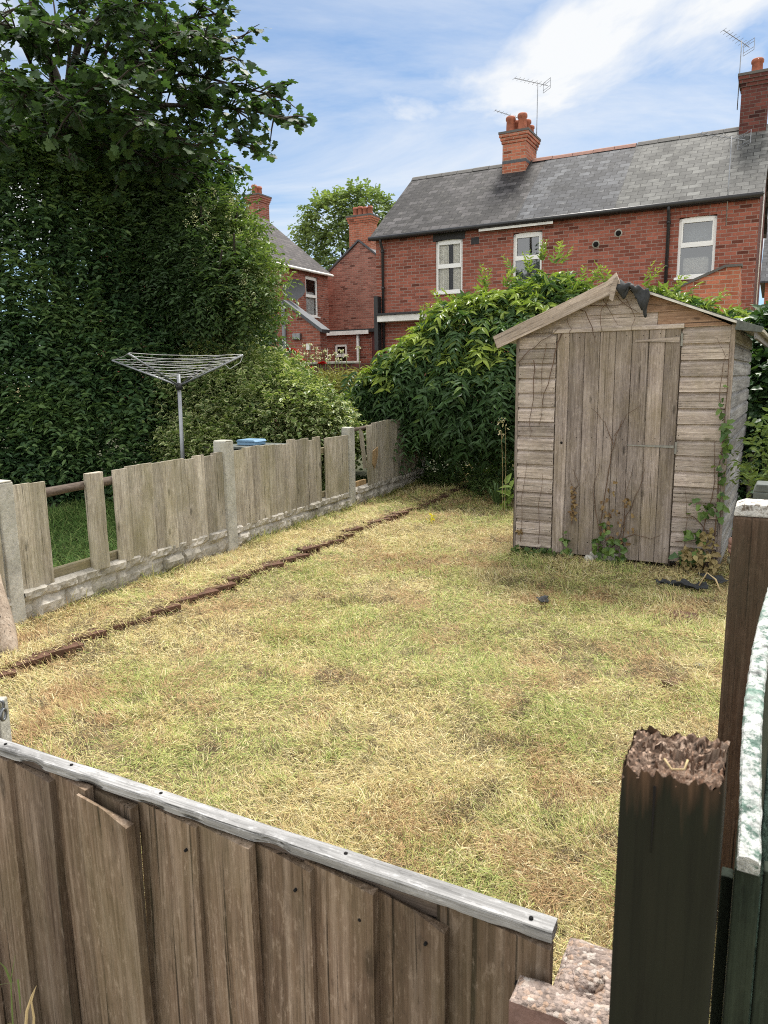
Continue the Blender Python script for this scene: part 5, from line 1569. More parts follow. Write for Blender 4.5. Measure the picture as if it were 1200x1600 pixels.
# pots beside the shed
def pot(m, z, r, h):
    m.lathe([(r * .72, z), (r * .93, z + h * .72), (r * .98, z + h * .74), (r * 1.08, z + h * .75), (r * 1.08, z + h), (r * .98, z + h), (r * .9, z + h * .6), (.01, z + h * .55)], 20)
pb = shed_pt(1.76, -.05, 0)
m = MB(); pot(m, 0, .085, .14); tag(m.build('plant_pot', M['pot_green'], loc=pb), 'olive plastic plant pot at the bottom of the stack by the shed corner', 'plant pot')
m = MB(); pot(m, .09, .078, .13); pot(m, .125, .078, .13); pot(m, .16, .078, .13); tag(m.build('plant_pot', M['terracotta'], loc=pb, rot=(.03, -.04, 0)), 'nested terracotta plant pots stacked on the olive pot by the shed corner', 'plant pot')


# scraps on the lawn
def scrap(label, px, py, sx, sy, seed, mat, amp=.03, name='felt_scrap', cat='scrap'):
    c = ground(px, py)
    gx, gy = np.meshgrid(np.linspace(-1, 1, 14), np.linspace(-1, 1, 12), indexing='ij')
    r = 1 + .5 * (vnoise(gx * 2, gy * 2, .8, seed) - .5)
    X, Y = gx * sx * r, gy * sy * r * (1 - .3 * gx)
    Z = .03 + amp * 2 * (fbm(gx, gy, .6, seed + 2) - .4)
    o = grid_obj(name, np.stack([X, Y, Z], -1), mat)
    o.location = (c.x, c.y, 0); o.rotation_euler = (0, 0, seed)
    md = o.modifiers.new('t', 'SOLIDIFY'); md.thickness = .004
    tag(o, label, cat)


scrap('crumpled black felt scrap on the lawn before the right corner of the shed', 1075, 920, .11, .05, 3, M['felt'], .05)
scrap('small black felt scrap left of the larger scraps before the shed', 1037, 918, .045, .035, 5, M['felt'], .04)
scrap('flat dark felt piece in the grass at the heap by the shed corner', 1108, 908, .09, .05, 8, M['felt'], .03)
scrap('lone dark felt scrap on the lawn in front of the shed door', 848, 944, .05, .035, 11, M['felt'], .03)
def halfbrick(label, px, py, rz, mat, L=.12):
    c = ground(px, py); m = MB(); m.box(-L / 2, L / 2, -.05, .05, -.03, .028)
    tag(m.build('brick', mat, bevel=.008, loc=c, rot=(.1, .05, rz)), label, 'brick')
halfbrick('half buried grey brown brick in the lawn before the shed', 1068, 966, -.4, M['edging'], .16)
halfbrick('broken red brick in the lawn beside the brown post', 1056, 1074, .5, M['edging'], .10)
halfbrick('dark clod of brick lying in the grass right of centre', 1098, 1048, .9, M['felt_g'], .05)
m = MB(); c0 = ground(1140, 960)
st_ = [at(1092, 920, 5.0), at(1105, 895, 5.0), at(1118, 905, 4.95), at(1138, 955, 4.9)]
st_[0].z = .03; m.tube(st_, .006, 6); tag(m.build('bent_straw', M['straw'], recalc=False), 'long bent straw stalk arching over the grass by the brown post', 'straw')

# ------------------------------------------------------------------ rotary dryer and bin beyond the fence
rd = thing('rotary_dryer', 'open rotary clothes dryer with grey pole standing before the dark hedge', 'rotary dryer')
base = at(283, 700, 7.6); base.z = 0.02
hub = at(280, 603, 7.6)
m = MB(); m.tube([base, hub + Vector((0, 0, .12))], [.022, .020], 12); m.build('pole', M['metal'], rd, recalc=False)
m = MB(); m.tube([hub + Vector((0, 0, -.04)), hub + Vector((0, 0, .03))], .035, 12); m.build('hub', M['black'], rd, recalc=False)
tips = [at(166, 563, 7.9), at(381, 561, 7.3), at(318, 556, 8.6), at(232, 572, 6.75)]
tips[2] = hub + Vector((.25, .72, .30)); tips[3] = hub - Vector((.25, .72, -.30))
tips[0] = hub + Vector((-.74, .22, .27)); tips[1] = hub + Vector((.70, -.20, .29))
for i, tp in enumerate(tips):
    m = MB(); m.tube([hub, tp], .010, 8); m.build('arm', M['metal'] if i != 2 else M['black'], rd, recalc=False)
m = MB()
order = [0, 2, 1, 3]
for k in np.linspace(.30, .99, 8):
    for a, b in zip(order, order[1:] + order[:1]):
        A, B = hub.lerp(tips[a], k) + Vector((0, 0, .012)), hub.lerp(tips[b], k) + Vector((0, 0, .012))
        mid = (A + B) / 2 - Vector((0, 0, random.uniform(.01, .03)))
        m.tube([A, A.lerp(mid, .5) - Vector((0, 0, .006)), mid, B.lerp(mid, .5) - Vector((0, 0, .006)), B], .0026, 4, cap=False)
m.tube([tips[1], tips[1] + Vector((-.03, 0, -.07)), tips[1] + Vector((-.14, .02, -.13)), hub.lerp(tips[1], .72)], .003, 4, cap=False)
m.build('line', M['line'], rd, recalc=False)

bn = at(396, 695, 7.6)
wb_ = thing('wheeled_bin', 'black bin with flat lid just showing above the fence boards', 'bin', (bn.x, bn.y, 0), YAW)
m = MB(); m.prism([(-.19, 0), (.19, 0), (.23, bn.z - .03), (-.23, bn.z - .03)], lambda u, q, w: (u, w, q), -.2, .22); m.build('bin_body', M['black'], wb_, bevel=.02)
m = MB(); m.box(-.25, .25, -.23, .26, bn.z - .029, bn.z + .0); m.build('bin_lid', M['felt_g'], wb_, bevel=.008)
m = MB(); m.box(-.115, .115, -.09, .09, 0.002, .035); m.prism([(-.125, .036), (.125, .036), (.105, .058), (-.105, .058)], lambda u, q, w: (u, w, q), -.1, .1)
tag(m.build('storage_box', M['blue'], bevel=.006, loc=bn + Vector((-.02, 0, 0)), rot=(0, 0, YAW)), 'pale blue plastic tub on the black bin behind the fence', 'tub')

# ------------------------------------------------------------------ houses
def see_glass(ior=1.5):
    t = NT('clear_glass')
    t.t.nodes.remove(t.b)
    tr = t.n('ShaderNodeBsdfTransparent'); gl = t.n('ShaderNodeBsdfGlossy', Roughness=0.02)
    tr.inputs[0].default_value = (.99, 1, .995, 1)
    fr = t.n('ShaderNodeFresnel', IOR=ior)
    mx = t.n('ShaderNodeMixShader'); t.l(fr.outputs[0], mx.inputs[0]); t.l(tr.outputs[0], mx.inputs[1]); t.l(gl.outputs[0], mx.inputs[2])
    t.l(mx.outputs[0], t.t.nodes['Material Output'].inputs['Surface'])
    return t.m


M['clear'] = see_glass()
M['mirror'] = see_glass(2.6)
M['room'] = plain('dim_room', (.05, .05, .052), .9)


def wall_holes(m, x0, x1, z0, z1, holes, y=0.0, rev=0.10, arch=0.0):
    """a wall in the x-z plane facing -y, with openings that have reveals"""
    X = sorted({x0, x1, *[h[0] for h in holes], *[h[1] for h in holes]})
    Z = sorted({z0, z1, *[h[2] for h in holes], *[h[3] for h in holes]})
    for a, b in zip(X, X[1:]):
        for c, d in zip(Z, Z[1:]):
            if any(h[0] <= a and b <= h[1] and h[2] <= c and d <= h[3] for h in holes): continue
            m.add([(a, y, c), (b, y, c), (b, y, d), (a, y, d)], [(0, 1, 2, 3)], .5)
    for (a, b, c, d) in holes:
        m.add([(a, y, c), (b, y, c), (b, y, d), (a, y, d), (a, y + rev, c), (b, y + rev, c), (b, y + rev, d), (a, y + rev, d)],
              [(0, 4, 5, 1), (1, 5, 6, 2), (2, 6, 7, 3), (3, 7, 4, 0)], .5)


def sash(parent, x0, x1, z0, z1, y=0.05, split=.5, arch=.03, kind='clear', sill=True, inside=None, T=None):
    """white plastic window: outer frame, transom, two sashes, glass, sill"""
    T = T or Matrix.Identity(4)
    fw = .055
    m = MB()
    n = 8
    # frame with a slightly arched head
    def head(x): return z1 - arch * (2 * (x - x0) / (x1 - x0) - 1) ** 2
    m.box(x0, x0 + fw, y, y + .06, z0, z1 - arch, T); m.box(x1 - fw, x1, y, y + .06, z0, z1 - arch, T)
    m.box(x0 + fw, x1 - fw, y, y + .06, z0, z0 + fw, T)
    zs = z0 + (z1 - z0) * split
    m.box(x0 + fw, x1 - fw, y - .012, y + .06, zs - .035, zs + .035, T)
    for i in range(n):
        a, b = x0 + (x1 - x0) * i / n, x0 + (x1 - x0) * (i + 1) / n
        m.prism([(a, z1 - arch - fw), (b, z1 - arch - fw), (b, head(b)), (a, head(a))], lambda u, q, w: (u, w, q), y, y + .06, T)
    # opening light at the top
    for (xa, xb, za, zb) in ((x0 + fw, x1 - fw, zs + .035, z1 - arch - fw),):
        m.box(xa, xa + .03, y - .01, y + .04, za, zb, T); m.box(xb - .03, xb, y - .01, y + .04, za, zb, T)
        m.box(xa + .03, xb - .03, y - .01, y + .04, za, za + .03, T); m.box(xa + .03, xb - .03, y - .01, y + .04, zb - .03, zb, T)
    w = m.build('window', M['upvc'], parent)
    m = MB()
    m.add([T @ Vector(p) for p in ((x0 + fw, y + .03, z0 + fw), (x1 - fw, y + .03, z0 + fw), (x1 - fw, y + .03, zs), (x0 + fw, y + .03, zs))], [(0, 1, 2, 3)])
    m.add([T @ Vector(p) for p in ((x0 + fw, y + .025, zs), (x1 - fw, y + .025, zs), (x1 - fw, y + .025, z1 - .02), (x0 + fw, y + .025, z1 - .02))], [(0, 1, 2, 3)])
    m.build('pane', M[kind], w, recalc=False)
    m = MB(); m.add([T @ Vector(p) for p in ((x0 - .1, y + .8, z0 - .1), (x1 + .1, y + .8, z0 - .1), (x1 + .1, y + .8, z1 + .1), (x0 - .1, y + .8, z1 + .1), (x0 - .1, y + .07, z0 - .1), (x1 + .1, y + .07, z0 - .1), (x1 + .1, y + .07, z1 + .1), (x0 - .1, y + .07, z1 + .1))],
                    [(0, 1, 2, 3), (0, 4, 5, 1), (1, 5, 6, 2), (2, 6, 7, 3), (3, 7, 4, 0)])
    m.build('room', M['room'], w, recalc=False)
    if sill:
        m = MB(); m.box(x0 - .04, x1 + .04, -.05, y + .02, z0 - .055, z0 - .001, T); m.build('sill', M['upvc'], w, bevel=.004)
    if inside == 'curtains':
        m = MB()
        for (a, b) in ((x0 + fw, x0 + (x1 - x0) * .45), (x0 + (x1 - x0) * .60, x1 - fw)):
            k = 24; v, f = [], []
            for i in range(k + 1):
                xx = a + (b - a) * i / k; yy = y + .065 + .02 * sin(i * 1.5)
                v += [T @ Vector((xx, yy, z0)), T @ Vector((xx, yy, z1))]
            for i in range(k): f.append((2 * i, 2 * i + 2, 2 * i + 3, 2 * i + 1))
            m.add(v, f)
        m.build('curtain', M['curtain'], w, recalc=False)
    if inside == 'net':
        m = MB(); k = 30; v, f = [], []
        for i in range(k + 1):
            xx = x0 + (x1 - x0) * i / k; yy = y + .10 + .015 * sin(i * 1.9)
            v += [T @ Vector((xx, yy, z0)), T @ Vector((xx, yy, z0 + (z1 - z0) * .62))]
        for i in range(k): f.append((2 * i, 2 * i + 2, 2 * i + 3, 2 * i + 1))
        m.add(v, f); m.build('net_curtain', plain('net_curtain', (.55, .57, .58), .9), w, recalc=False)
    return w


def chimney(parent, x, y, z0, z1, wx, wy, mat, npot, pr_=.11, ph=.38, band=True, aniso='x'):
    m = MB()
    m.box(x - wx / 2, x + wx / 2, y - wy / 2, y + wy / 2, z0, z1 - .28)
    for i, e in enumerate((.025, .05, .075)):
        m.box(x - wx / 2 - e, x + wx / 2 + e, y - wy / 2 - e, y + wy / 2 + e, z1 - .28 + i * .075 + .0005, z1 - .28 + (i + 1) * .075)
    st = m.build('chimney', mat, parent)
    m = MB(); m.box(x - wx / 2 - .09, x + wx / 2 + .09, y - wy / 2 - .09, y + wy / 2 + .09, z1 - .0545, z1)
    m.build('capping', M['ridge'], st)
    if band:
        m = MB()
        zb = z0 + (z1 - z0) * .42
        m.box(x - wx / 2 - .004, x + wx / 2 + .004, y - wy / 2 - .004, y + wy / 2 + .004, zb, zb + .075)
        m.build('blue_brick_band', M['lead'], st)
    L = (wx if aniso == 'x' else wy)
    for i in range(npot):
        k = (i + .5) / npot - .5
        px, py = (x + k * L * .92, y) if aniso == 'x' else (x, y + k * L * .92)
        m = MB(); h = ph * random.uniform(.9, 1.08)
        m.lathe([(pr_ * 1.05, z1), (pr_, z1 + .05), (pr_ * .9, z1 + h * .75), (pr_ * 1.08, z1 + h * .78), (pr_ * 1.08, z1 + h * .9), (pr_ * .92, z1 + h * .92), (pr_ * .92, z1 + h), (pr_ * .7, z1 + h), (pr_ * .7, z1 + h * .8)], 14,
                Matrix.Translation((px, py, 0)))
        m.build('chimney_pot', M['pot'], st)
    return st


def aerial(parent, p, mast, boom_dir, L=.9, ne=9, el=.16, reflector=True):
    p = Vector(p); m = MB()
    m.tube([p, p + Vector((0, 0, mast))], .011, 6)
    b = Vector(boom_dir).normalized(); s = b.cross(Vector((0, 0, 1))).normalized(); t = p + Vector((0, 0, mast - .04))
    m.tube([t - b * L * .3, t + b * L * .7], .009, 5)
    for i in range(ne):
        c = t + b * L * (-.15 + .85 * i / (ne - 1)); m.tube([c - s * el * (1 - .04 * i), c + s * el * (1 - .04 * i)], .0045, 4)
    if reflector:
        c = t - b * L * .28
        for dz in (-.12, -.06, .06, .12): m.tube([c - s * el * 1.2 + Vector((0, 0, dz)), c + s * el * 1.2 + Vector((0, 0, dz))], .006, 4)
        for q in (-1, 1): m.tube([c + s * el * 1.2 * q + Vector((0, 0, -.12)), c + s * el * 1.2 * q + Vector((0, 0, .12))], .006, 4)
    return m.build('aerial', M['metal'], parent, recalc=False)


def roof_slab(name, parent, mat, x0, x1, ya, za, yb, zb, t=.035):
    """sloping sheet from (ya, za) at the eaves up to (yb, zb)"""
    d = Vector((0, yb - ya, zb - za)).normalized(); n = Vector((0, -d.z, d.y)); n = n if n.z > 0 else -n
    a, b = Vector((0, ya, za)), Vector((0, yb, zb))
    m = MB(); m.prism([(p.y, p.z) for p in (a, b, b + n * t, a + n * t)], lambda u, q, w: (w, u, q), x0, x1)
    return m.build(name, mat, parent)


# --- the terrace on the right
HO = at(587, 370, 19.80); HO.z = 0
HL, HE, HT, HR = 8.80, 5.06, 2.5, 6.95
tr = thing('terraced_house', 'long red brick terrace with patched slate roof and three upstairs windows behind the shed', 'house', HO, YAW)
wins = [(1.66, 2.38, 3.56, 4.80), (3.64, 4.34, 3.62, 4.78), (7.28, 8.02, 3.52, 4.74)]
m = MB()
wall_holes(m, 0, HL, -.1, HE, wins)
m.add([(0, 0, -.1), (0, 2 * HT, -.1), (0, 2 * HT, HE), (0, HT, HR), (0, 0, HE)], [(0, 1, 2, 3, 4)], .5)
m.add([(0, 2 * HT, -.1), (HL, 2 * HT, -.1), (HL, 2 * HT, HE), (0, 2 * HT, HE)], [(0, 1, 2, 3)], .5)
m.build('wall', M['brick'], tr, recalc=False)
m = MB(); m.add([(HL, 0, -.1), (HL, 2 * HT, -.1), (HL, 2 * HT, HE), (HL, HT, HR), (HL, 0, HE)], [(0, 1, 2, 3, 4)], .5)
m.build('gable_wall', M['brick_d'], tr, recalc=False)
sl = (HR - HE) / HT
ya, za = -.16, HE - .16 * sl + .02
for (x0, x1, mt, dz) in ((-.10, 3.72, 'slate_a', 0), (3.7205, 5.95, 'slate_b', .012), (5.9505, HL + .07, 'slate_c', .03)):
    roof_slab('roof', tr, M[mt], x0, x1, ya, za + dz, HT, HR + .02 + dz)
roof_slab('roof', tr, M['slate_a'], -.10, HL + .07, 2 * HT + .16, za, HT + .001, HR + .02)
for x0, x1, mt, dz in ((-.10, 2.62, 'ridge', 0), (3.36, 5.93, 'ridge_red', .012), (5.95, 8.35, 'ridge', .03)):
    m = MB(); n = max(1, int((x1 - x0) / .45)); w = (x1 - x0) / n
    for i in range(n):
        xa, xb = x0 + i * w + .006, x0 + (i + 1) * w - .006
        zt = HR + .085 + dz + random.uniform(-.004, .004)
        m.prism([(HT - .15, zt - .12), (HT - .07, zt - .03), (HT, zt), (HT + .07, zt - .03), (HT + .15, zt - .12)], lambda u, q, w_: (w_, u, q), xa, xb)
    m.build('ridge_tiles', M[mt], tr)
m = MB(); m.tube([(-.1, -.19, HE - .09), (HL + .05, -.19, HE - .06)], .05, 8); m.box(-.08, HL, -.145, -.002, HE - .12, HE - .06); m.build('gutter', M['black'], tr)
m = MB(); m.box(2.85, 4.62, -.165, -.1485, HE - .19, HE - .135); m.build('fascia', M['white'], tr)
for x, z in ((.22, 1.0), (7.08, 1.0)):
    m = MB(); m.tube([(x, -.19, HE - .1), (x, -.16, HE - .18), (x, -.055, HE - .36), (x, -.055, z)], .036, 8)
    for zz in (HE - .4, HE - 1.3, HE - 2.2): m.tube([(x, -.055, zz - .03), (x, -.055, zz + .03)], .046, 8)
    m.build('downpipe', M['black'], tr, recalc=False)
sash(tr, *wins[0], split=.49, inside='curtains'); sash(tr, *wins[1], split=.5, inside='net', kind='mirror')
w3 = sash(tr, *wins[2], split=.53, inside=None, kind='mirror')
m = MB(); a, b, c, d = wins[2]; m.box(a + .06, b - .06, .45, .5, c + .67, d); m.build('blind', plain('grey_blind', (.50, .55, .58), .8), w3)
m = MB(); m.box(a + .10, b - .12, .13, .34, c + .07, c + .42); m.build('bedding', M['curtain'], w3, bevel=.06)
m = MB(); x0, x1, z0, z1 = wins[0]
for i in range(8):
    u0_, u1_ = i / 8, (i + 1) / 8; xa, xb = x0 - .06 + (x1 - x0 + .12) * u0_, x0 - .06 + (x1 - x0 + .12) * u1_
    h = lambda u: .07 * (1 - (2 * u - 1) ** 2)
    m.prism([(xa, z1 - .03 + h(u0_) * .4), (xb, z1 - .03 + h(u1_) * .4), (xb, z1 + .16 + h(u1_)), (xa, z1 + .16 + h(u0_))], lambda u, q, w: (u, w, q), -.012, .048)
m.build('lintel', M['soot'], tr)
for wn in wins[1:]:
    m = MB(); x0, x1, z0, z1 = wn; n = 11
    for i in range(n):
        u = (i + .5) / n; xm = x0 - .05 + (x1 - x0 + .1) * u; an = (u - .5) * .5; zc = z1 - .02 + .06 * (1 - (2 * u - 1) ** 2)
        R_ = Matrix.Translation((xm, 0, zc)) @ Matrix.Rotation(an, 4, 'Y')
        m.box(-.029, .029, -.006, .045, 0, .215, R_)
    m.build('brick_arch', M['brick_o'] if wn is wins[2] and False else M['brick'], tr)
for x, z in ((5.56, 4.36), (6.04, 4.55)):
    m = MB(); m.tube([(x, -.006, z), (x, .01, z)], .085, 16); v_ = m.build('vent', M['block'], tr); m = MB(); m.tube([(x, -.0085, z), (x, 0, z)], .06, 16); m.build('vent_hole', M['hole'], v_)
m = MB(); m.box(2.60, 2.80, -.006, .01, 4.62, 4.78); m.build('air_brick', M['soot'], tr)
m = MB(); m.box(.18, 1.5, -.34, -.002, 2.90, 3.06); m.build('porch_fascia', M['white'], tr, bevel=.01)
m = MB(); m.box(.14, 1.54, -.38, -.002, 3.061, 3.11); m.build('porch_roof', M['black'], tr)
m = MB(); m.box(.05, .16, -.25, -.06, 2.2, 3.55); m.build('soil_pipe_boxing', M['black'], tr)
CX, CZ = 2.98, HR + .70
chimney(tr, CX, HT, HR - .62, CZ, .62, .95, M['brick_o'], 0)
ch = [o for o in tr.children if o.name.startswith('chimney')][0]
for dx, dy, h in ((-.16, -.30, .40), (.15, -.30, .43), (-.13, .02, .38), (.16, .02, .36), (.16, .32, .30)):
    m = MB(); z1 = CZ; q = .115
    m.lathe([(q * 1.05, z1), (q, z1 + .05), (q * .92, z1 + h * .74), (q * 1.1, z1 + h * .78), (q * 1.1, z1 + h * .92), (q * .95, z1 + h), (q * .7, z1 + h), (q * .7, z1 + h * .8)], 14, Matrix.Translation((CX + dx, HT + dy, 0)))
    m.build('chimney_pot', M['pot'], ch)
m = MB(); m.prism([(HT - .50, HR - .44), (HT - .515, HR - .43), (HT, HR + .06), (HT, HR + .04)], lambda u, q, w: (w, u, q), CX - .38, CX + .38); m.build('flashing', M['lead'], ch)
aerial(ch, (CX + .34, HT + .35, HR + .3), 1.75, (-.72, -.68, .10), .95, 8, .16)
aerial(ch, (CX - .23, HT + .32, CZ), .62, (-.75, -.65, .22), .85, 8, .12, False)
c2 = chimney(tr, 8.47, HT, HR - .5, HR + 1.12, .55, .62, M['brick_d'], 0, band=False)
m = MB(); z1 = HR + 1.12; q = .12; h = .36
m.lathe([(q * 1.05, z1), (q, z1 + .05), (q * .92, z1 + h * .74), (q * 1.1, z1 + h * .78), (q * 1.1, z1 + h * .92), (q * .95, z1 + h), (q * .7, z1 + h), (q * .7, z1 + h * .8)], 14, Matrix.Translation((8.47, HT, 0))); m.build('chimney_pot', M['pot'], c2)
aerial(c2, (8.12, HT - .1, HR + .45), 1.45, (-.6, -.5, .34), .75, 8, .15)
aerial(tr, (8.20, -.12, HE - .6), 1.72, (-.85, -.5, .12), .95, 9, .2)
m = MB(); m.tube([(HL + .02, 1.6, 2.6), (HL + .02, 1.6, 6.2)], .016, 6); m.build('gable_pipe', M['white'], tr)

# brick outhouse with a slanting coping before the terrace
oc = at(1157, 416, 14.2)
oh = thing('brick_outhouse', 'low brick outhouse with slanting coping standing before the right end of the terrace', 'outhouse', (oc.x, oc.y, 0), YAW)
ot = oc.z
m = MB(); m.add([(-1.9, 0, -.1), (0, 0, -.1), (0, 0, ot), (-.25, 0, ot), (-1.9, 0, ot - .66)], [(0, 1, 2, 3, 4)]); m.add([(0, 0, -.1), (0, 1.2, -.1), (0, 1.2, ot - .25), (0, 0, ot)], [(0, 1, 2, 3)])
m.add([(-1.9, .22, -.1), (-.0, .22, -.1), (0, .22, ot), (-.25, .22, ot), (-1.9, .22, ot - .66)], [(4, 3, 2, 1, 0)]); m.build('wall', M['brick_o'], oh, recalc=False)
m = MB(); m.prism([(-1.95, ot - .68), (-.25, ot - .001), (.03, ot - .001), (.03, ot + .045), (-.26, ot + .045), (-1.95, ot - .63)], lambda u, q, w: (u, w, q), -.03, .25); m.build('coping', M['ridge'], oh)

# sliver of the next house at the right edge
nh = at(1193, 480, 24.0)
nb_ = thing('brick_house', 'sliver of another brick house with slate roof at the far right edge', 'house', (nh.x, nh.y, 0), YAW)
m = MB(); m.box(.0, 7, 0, 5, -.1, 4.45); m.build('wall', M['brick_o'], nb_)
m = MB(); m.prism([(-.2, 4.3), (2.5, 6.6), (5.2, 4.3), (5.2, 4.25), (-.2, 4.25)], lambda u, q, w: (w, u, q), -.15, 7); m.build('roof', M['slate_b'], nb_)

# --- gable wall with four pots
Y_ = 30.0
gl = at(512, 428, Y_); ga_ = at(573, 385, Y_)
ww = 2.9
apx = at(560, 378, Y_ - .7)
gh = thing('gable_house', 'plain brick gable end with a chimney of four pots between the two houses', 'house', (gl.x, gl.y, 0), YAW)
lx = 1.42
m = MB(); m.add([(0, 0, -.1), (2 * lx, 0, -.1), (2 * lx, 0, gl.z), (lx, 0, apx.z), (0, 0, gl.z)], [(0, 1, 2, 3, 4)], .5)
m.add([(2 * lx, 0, -.1), (2 * lx, 5, -.1), (2 * lx, 5, gl.z), (2 * lx, 0, gl.z)], [(0, 1, 2, 3)], .5); m.add([(0, 5, -.1), (0, 0, -.1), (0, 0, gl.z), (0, 5, gl.z)], [(0, 1, 2, 3)], .5)
m.build('wall', M['brick_b'], gh, recalc=False)
m = MB()
for s_ in (0, 1):
    xa, xb = (-.06, lx) if s_ == 0 else (2 * lx + .06, lx)
    m.prism([(xa, gl.z - .03), (xb, apx.z + .03), (xb, apx.z + .10), (xa, gl.z + .05)], lambda u, q, w: (u, w, q), -.06, 5)
m.build('roof', M['lead'], gh)
chimney(gh, lx + .02, .32, apx.z - .55, apx.z + .98, .92, .55, M['brick_o'], 4, .10, .36, band=False)

# --- the house on the left with its back extension
ec = at(512, 428, 29.0)
lh = thing('brick_house', 'brick house with brown slate roof and satellite dish half hidden by the privet', 'house', (ec.x, ec.y, 0), YAW + pi / 2)
# local x runs away from the camera along the plot, local y to the left of the wall
LH = 6.2; hz = ec.z
wl = at(479, 490, 27.6); wr = at(497, 436, 28.3)
def loc_x(px):                      # where the wall shows at that column of the photo
    best = min(np.linspace(-LH, 0, 400), key=lambda q: abs((lambda P: (P - Vector((0, 0, EYE))).dot(cr) / (P - Vector((0, 0, EYE))).dot(cf) * F_PX + 600 - px)(Vector((ec.x, ec.y, 4.5)) + GB * q)))
    return float(best)
xa, xb = loc_x(478), loc_x(497)
hole = (xa, xb, hz - 1.62, hz - .22)
m = MB(); wall_holes(m, -LH, 0, -.1, hz, [hole]); m.add([(-LH, 0, -.1), (-LH, 5.6, -.1), (-LH, 5.6, hz), (-LH, 2.8, hz + 2.2), (-LH, 0, hz)], [(0, 1, 2, 3, 4)], .5)
m.add([(0, 0, -.1), (0, 5.6, -.1), (0, 5.6, hz), (0, 2.8, hz + 2.2), (0, 0, hz)], [(4, 3, 2, 1, 0)], .5)
m.build('wall', M['brick'], lh, recalc=False)
sash(lh, *hole, y=.05, split=.5, inside='net')
roof_slab('roof', lh, M['slate_d'], -LH - .1, .08, -.15, hz - .08, 2.8, hz + 2.22); roof_slab('roof', lh, M['slate_d'], -LH - .1, .08, 5.75, hz - .08, 2.801, hz + 2.22)
m = MB(); m.tube([(-LH - .1, -.18, hz - .08), (.06, -.18, hz - .08)], .05, 8); m.build('gutter', M['white'], lh)
cz = at(401, 292, 31.0)
cl = lh.matrix_world
rel = Vector((cz.x, cz.y, 0)) - Vector((ec.x, ec.y, 0))
chimney(lh, rel.dot(GB), rel.dot(-GA), hz + 1.6, cz.z - .35, .7, .62, M['brick'], 2, .11, .4, band=False)

e0 = at(500, 517, 21.5)
ex = thing('house_extension', 'single storey brick extension with gabled end and grey vent pipe below the satellite dish', 'extension', (e0.x, e0.y, 0), YAW)
wx_ = 2.95; az_ = e0.z + .80
m = MB(); m.add([(-wx_, 0, -.1), (0, 0, -.1), (0, 0, e0.z), (-1.18, 0, az_), (-wx_, 0, e0.z - .05)], [(0, 1, 2, 3, 4)], .5); m.add([(0, 0, -.1), (0, .35, -.1), (0, .35, e0.z), (0, 0, e0.z)], [(0, 1, 2, 3)], .5)
m.build('wall', M['brick'], ex, recalc=False)
m = MB()
m.prism([(.10, e0.z - .05), (-1.18, az_ + .03), (-1.18, az_ + .12), (.12, e0.z + .04)], lambda u, q, w: (u, w, q), -.08, .35)
m.prism([(-wx_ - .1, e0.z - .1), (-1.18, az_ + .03), (-1.18, az_ + .12), (-wx_ - .12, e0.z - .01)], lambda u, q, w: (u, w, q), -.08, .35)
m.build('roof', M['lead'], ex)
m = MB(); m.tube([(-1.2, -.06, .2), (-1.2, -.06, az_ + .02)], .06, 10); m.build('vent_pipe', M['pipe'], ex)
m = MB(); m.box(-.90, -.62, -.1, -.002, e0.z - .22, e0.z - .04); m.build('floodlight', M['galv'], ex, bevel=.02)
m = MB(); m.box(-.47, -.33, -.03, -.002, e0.z - .52, e0.z - .34); m.build('meter_box', M['white'], ex, bevel=.01)
m = MB(); m.box(-2.0, -1.86, -.03, -.002, e0.z - .72, e0.z - .55); m.build('vent_cover', M['umbel'], ex)
m = MB(); m.tube([(-2.3, -.03, e0.z - 1.6), (-2.3, -.03, e0.z - .3)], .03, 8); m.build('waste_pipe', M['block'], ex)
m = MB(); R_ = Matrix.Translation((-1.12, .45, az_ + .42)) @ Matrix.Rotation(radians(20), 4, 'Z') @ Matrix.Rotation(radians(78), 4, 'X')
v, f = [], []
for i in range(6):
    r = .34 * i / 5
    for k in range(24): v.append(R_ @ Vector((r * cos(2 * pi * k / 24) * 1.02, r * sin(2 * pi * k / 24) * .9, .09 * (i / 5) ** 2)))
for i in range(5):
    for k in range(24): f.append((i * 24 + k, i * 24 + (k + 1) % 24, (i + 1) * 24 + (k + 1) % 24, (i + 1) * 24 + k))
m.add(v, f, smooth=True); dsh = m.build('satellite_dish', M['dishgrey'], ex, recalc=False)
m = MB(); m.tube([(-1.12, .55, az_ - .3), (-1.12, .55, az_ + .4)], .025, 8); m.tube([(-1.12, .42, az_ + .14), (-1.20, .02, az_ + .30)], .012, 6); m.build('dish_mount', M['metal'], dsh, recalc=False)

f0 = at(500, 520, 24.2)
fx = thing('flat_roof_extension', 'flat roofed brick extension with white door and window between the houses', 'extension', (f0.x, f0.y, 0), YAW)
fw_ = 2.15; fz = f0.z - .05
h1 = (.08, .50, .4, fz - .22); h2 = (.66, 1.05, 1.35, fz - .18)
h1 = (-.04, .28, 1.5, fz - .42); h2 = (.52, .98, 1.75, fz - .32)
m = MB(); wall_holes(m, -.3, fw_ - .28, -.1, fz, [h1, h2]); m.build('wall', M['brick'], fx, recalc=False)
sash(fx, *h2, y=.04, split=.55, arch=.0, sill=True); sash(fx, *h1, y=.04, split=.55, arch=0, sill=False)
m = MB(); m.box(fw_ - .279, fw_ + .12, .02, .06, -.1, fz + .0); m.build('door', M['red_door'], fx)
m = MB(); m.box(-.35, fw_ + .15, -.14, 2.6, fz + .001, fz + .10); m.build('roof', M['felt'], fx)
m = MB(); m.box(-.35, fw_ - .3, -.17, -.1405, fz - .06, fz + .06); m.build('fascia', M['white'], fx)
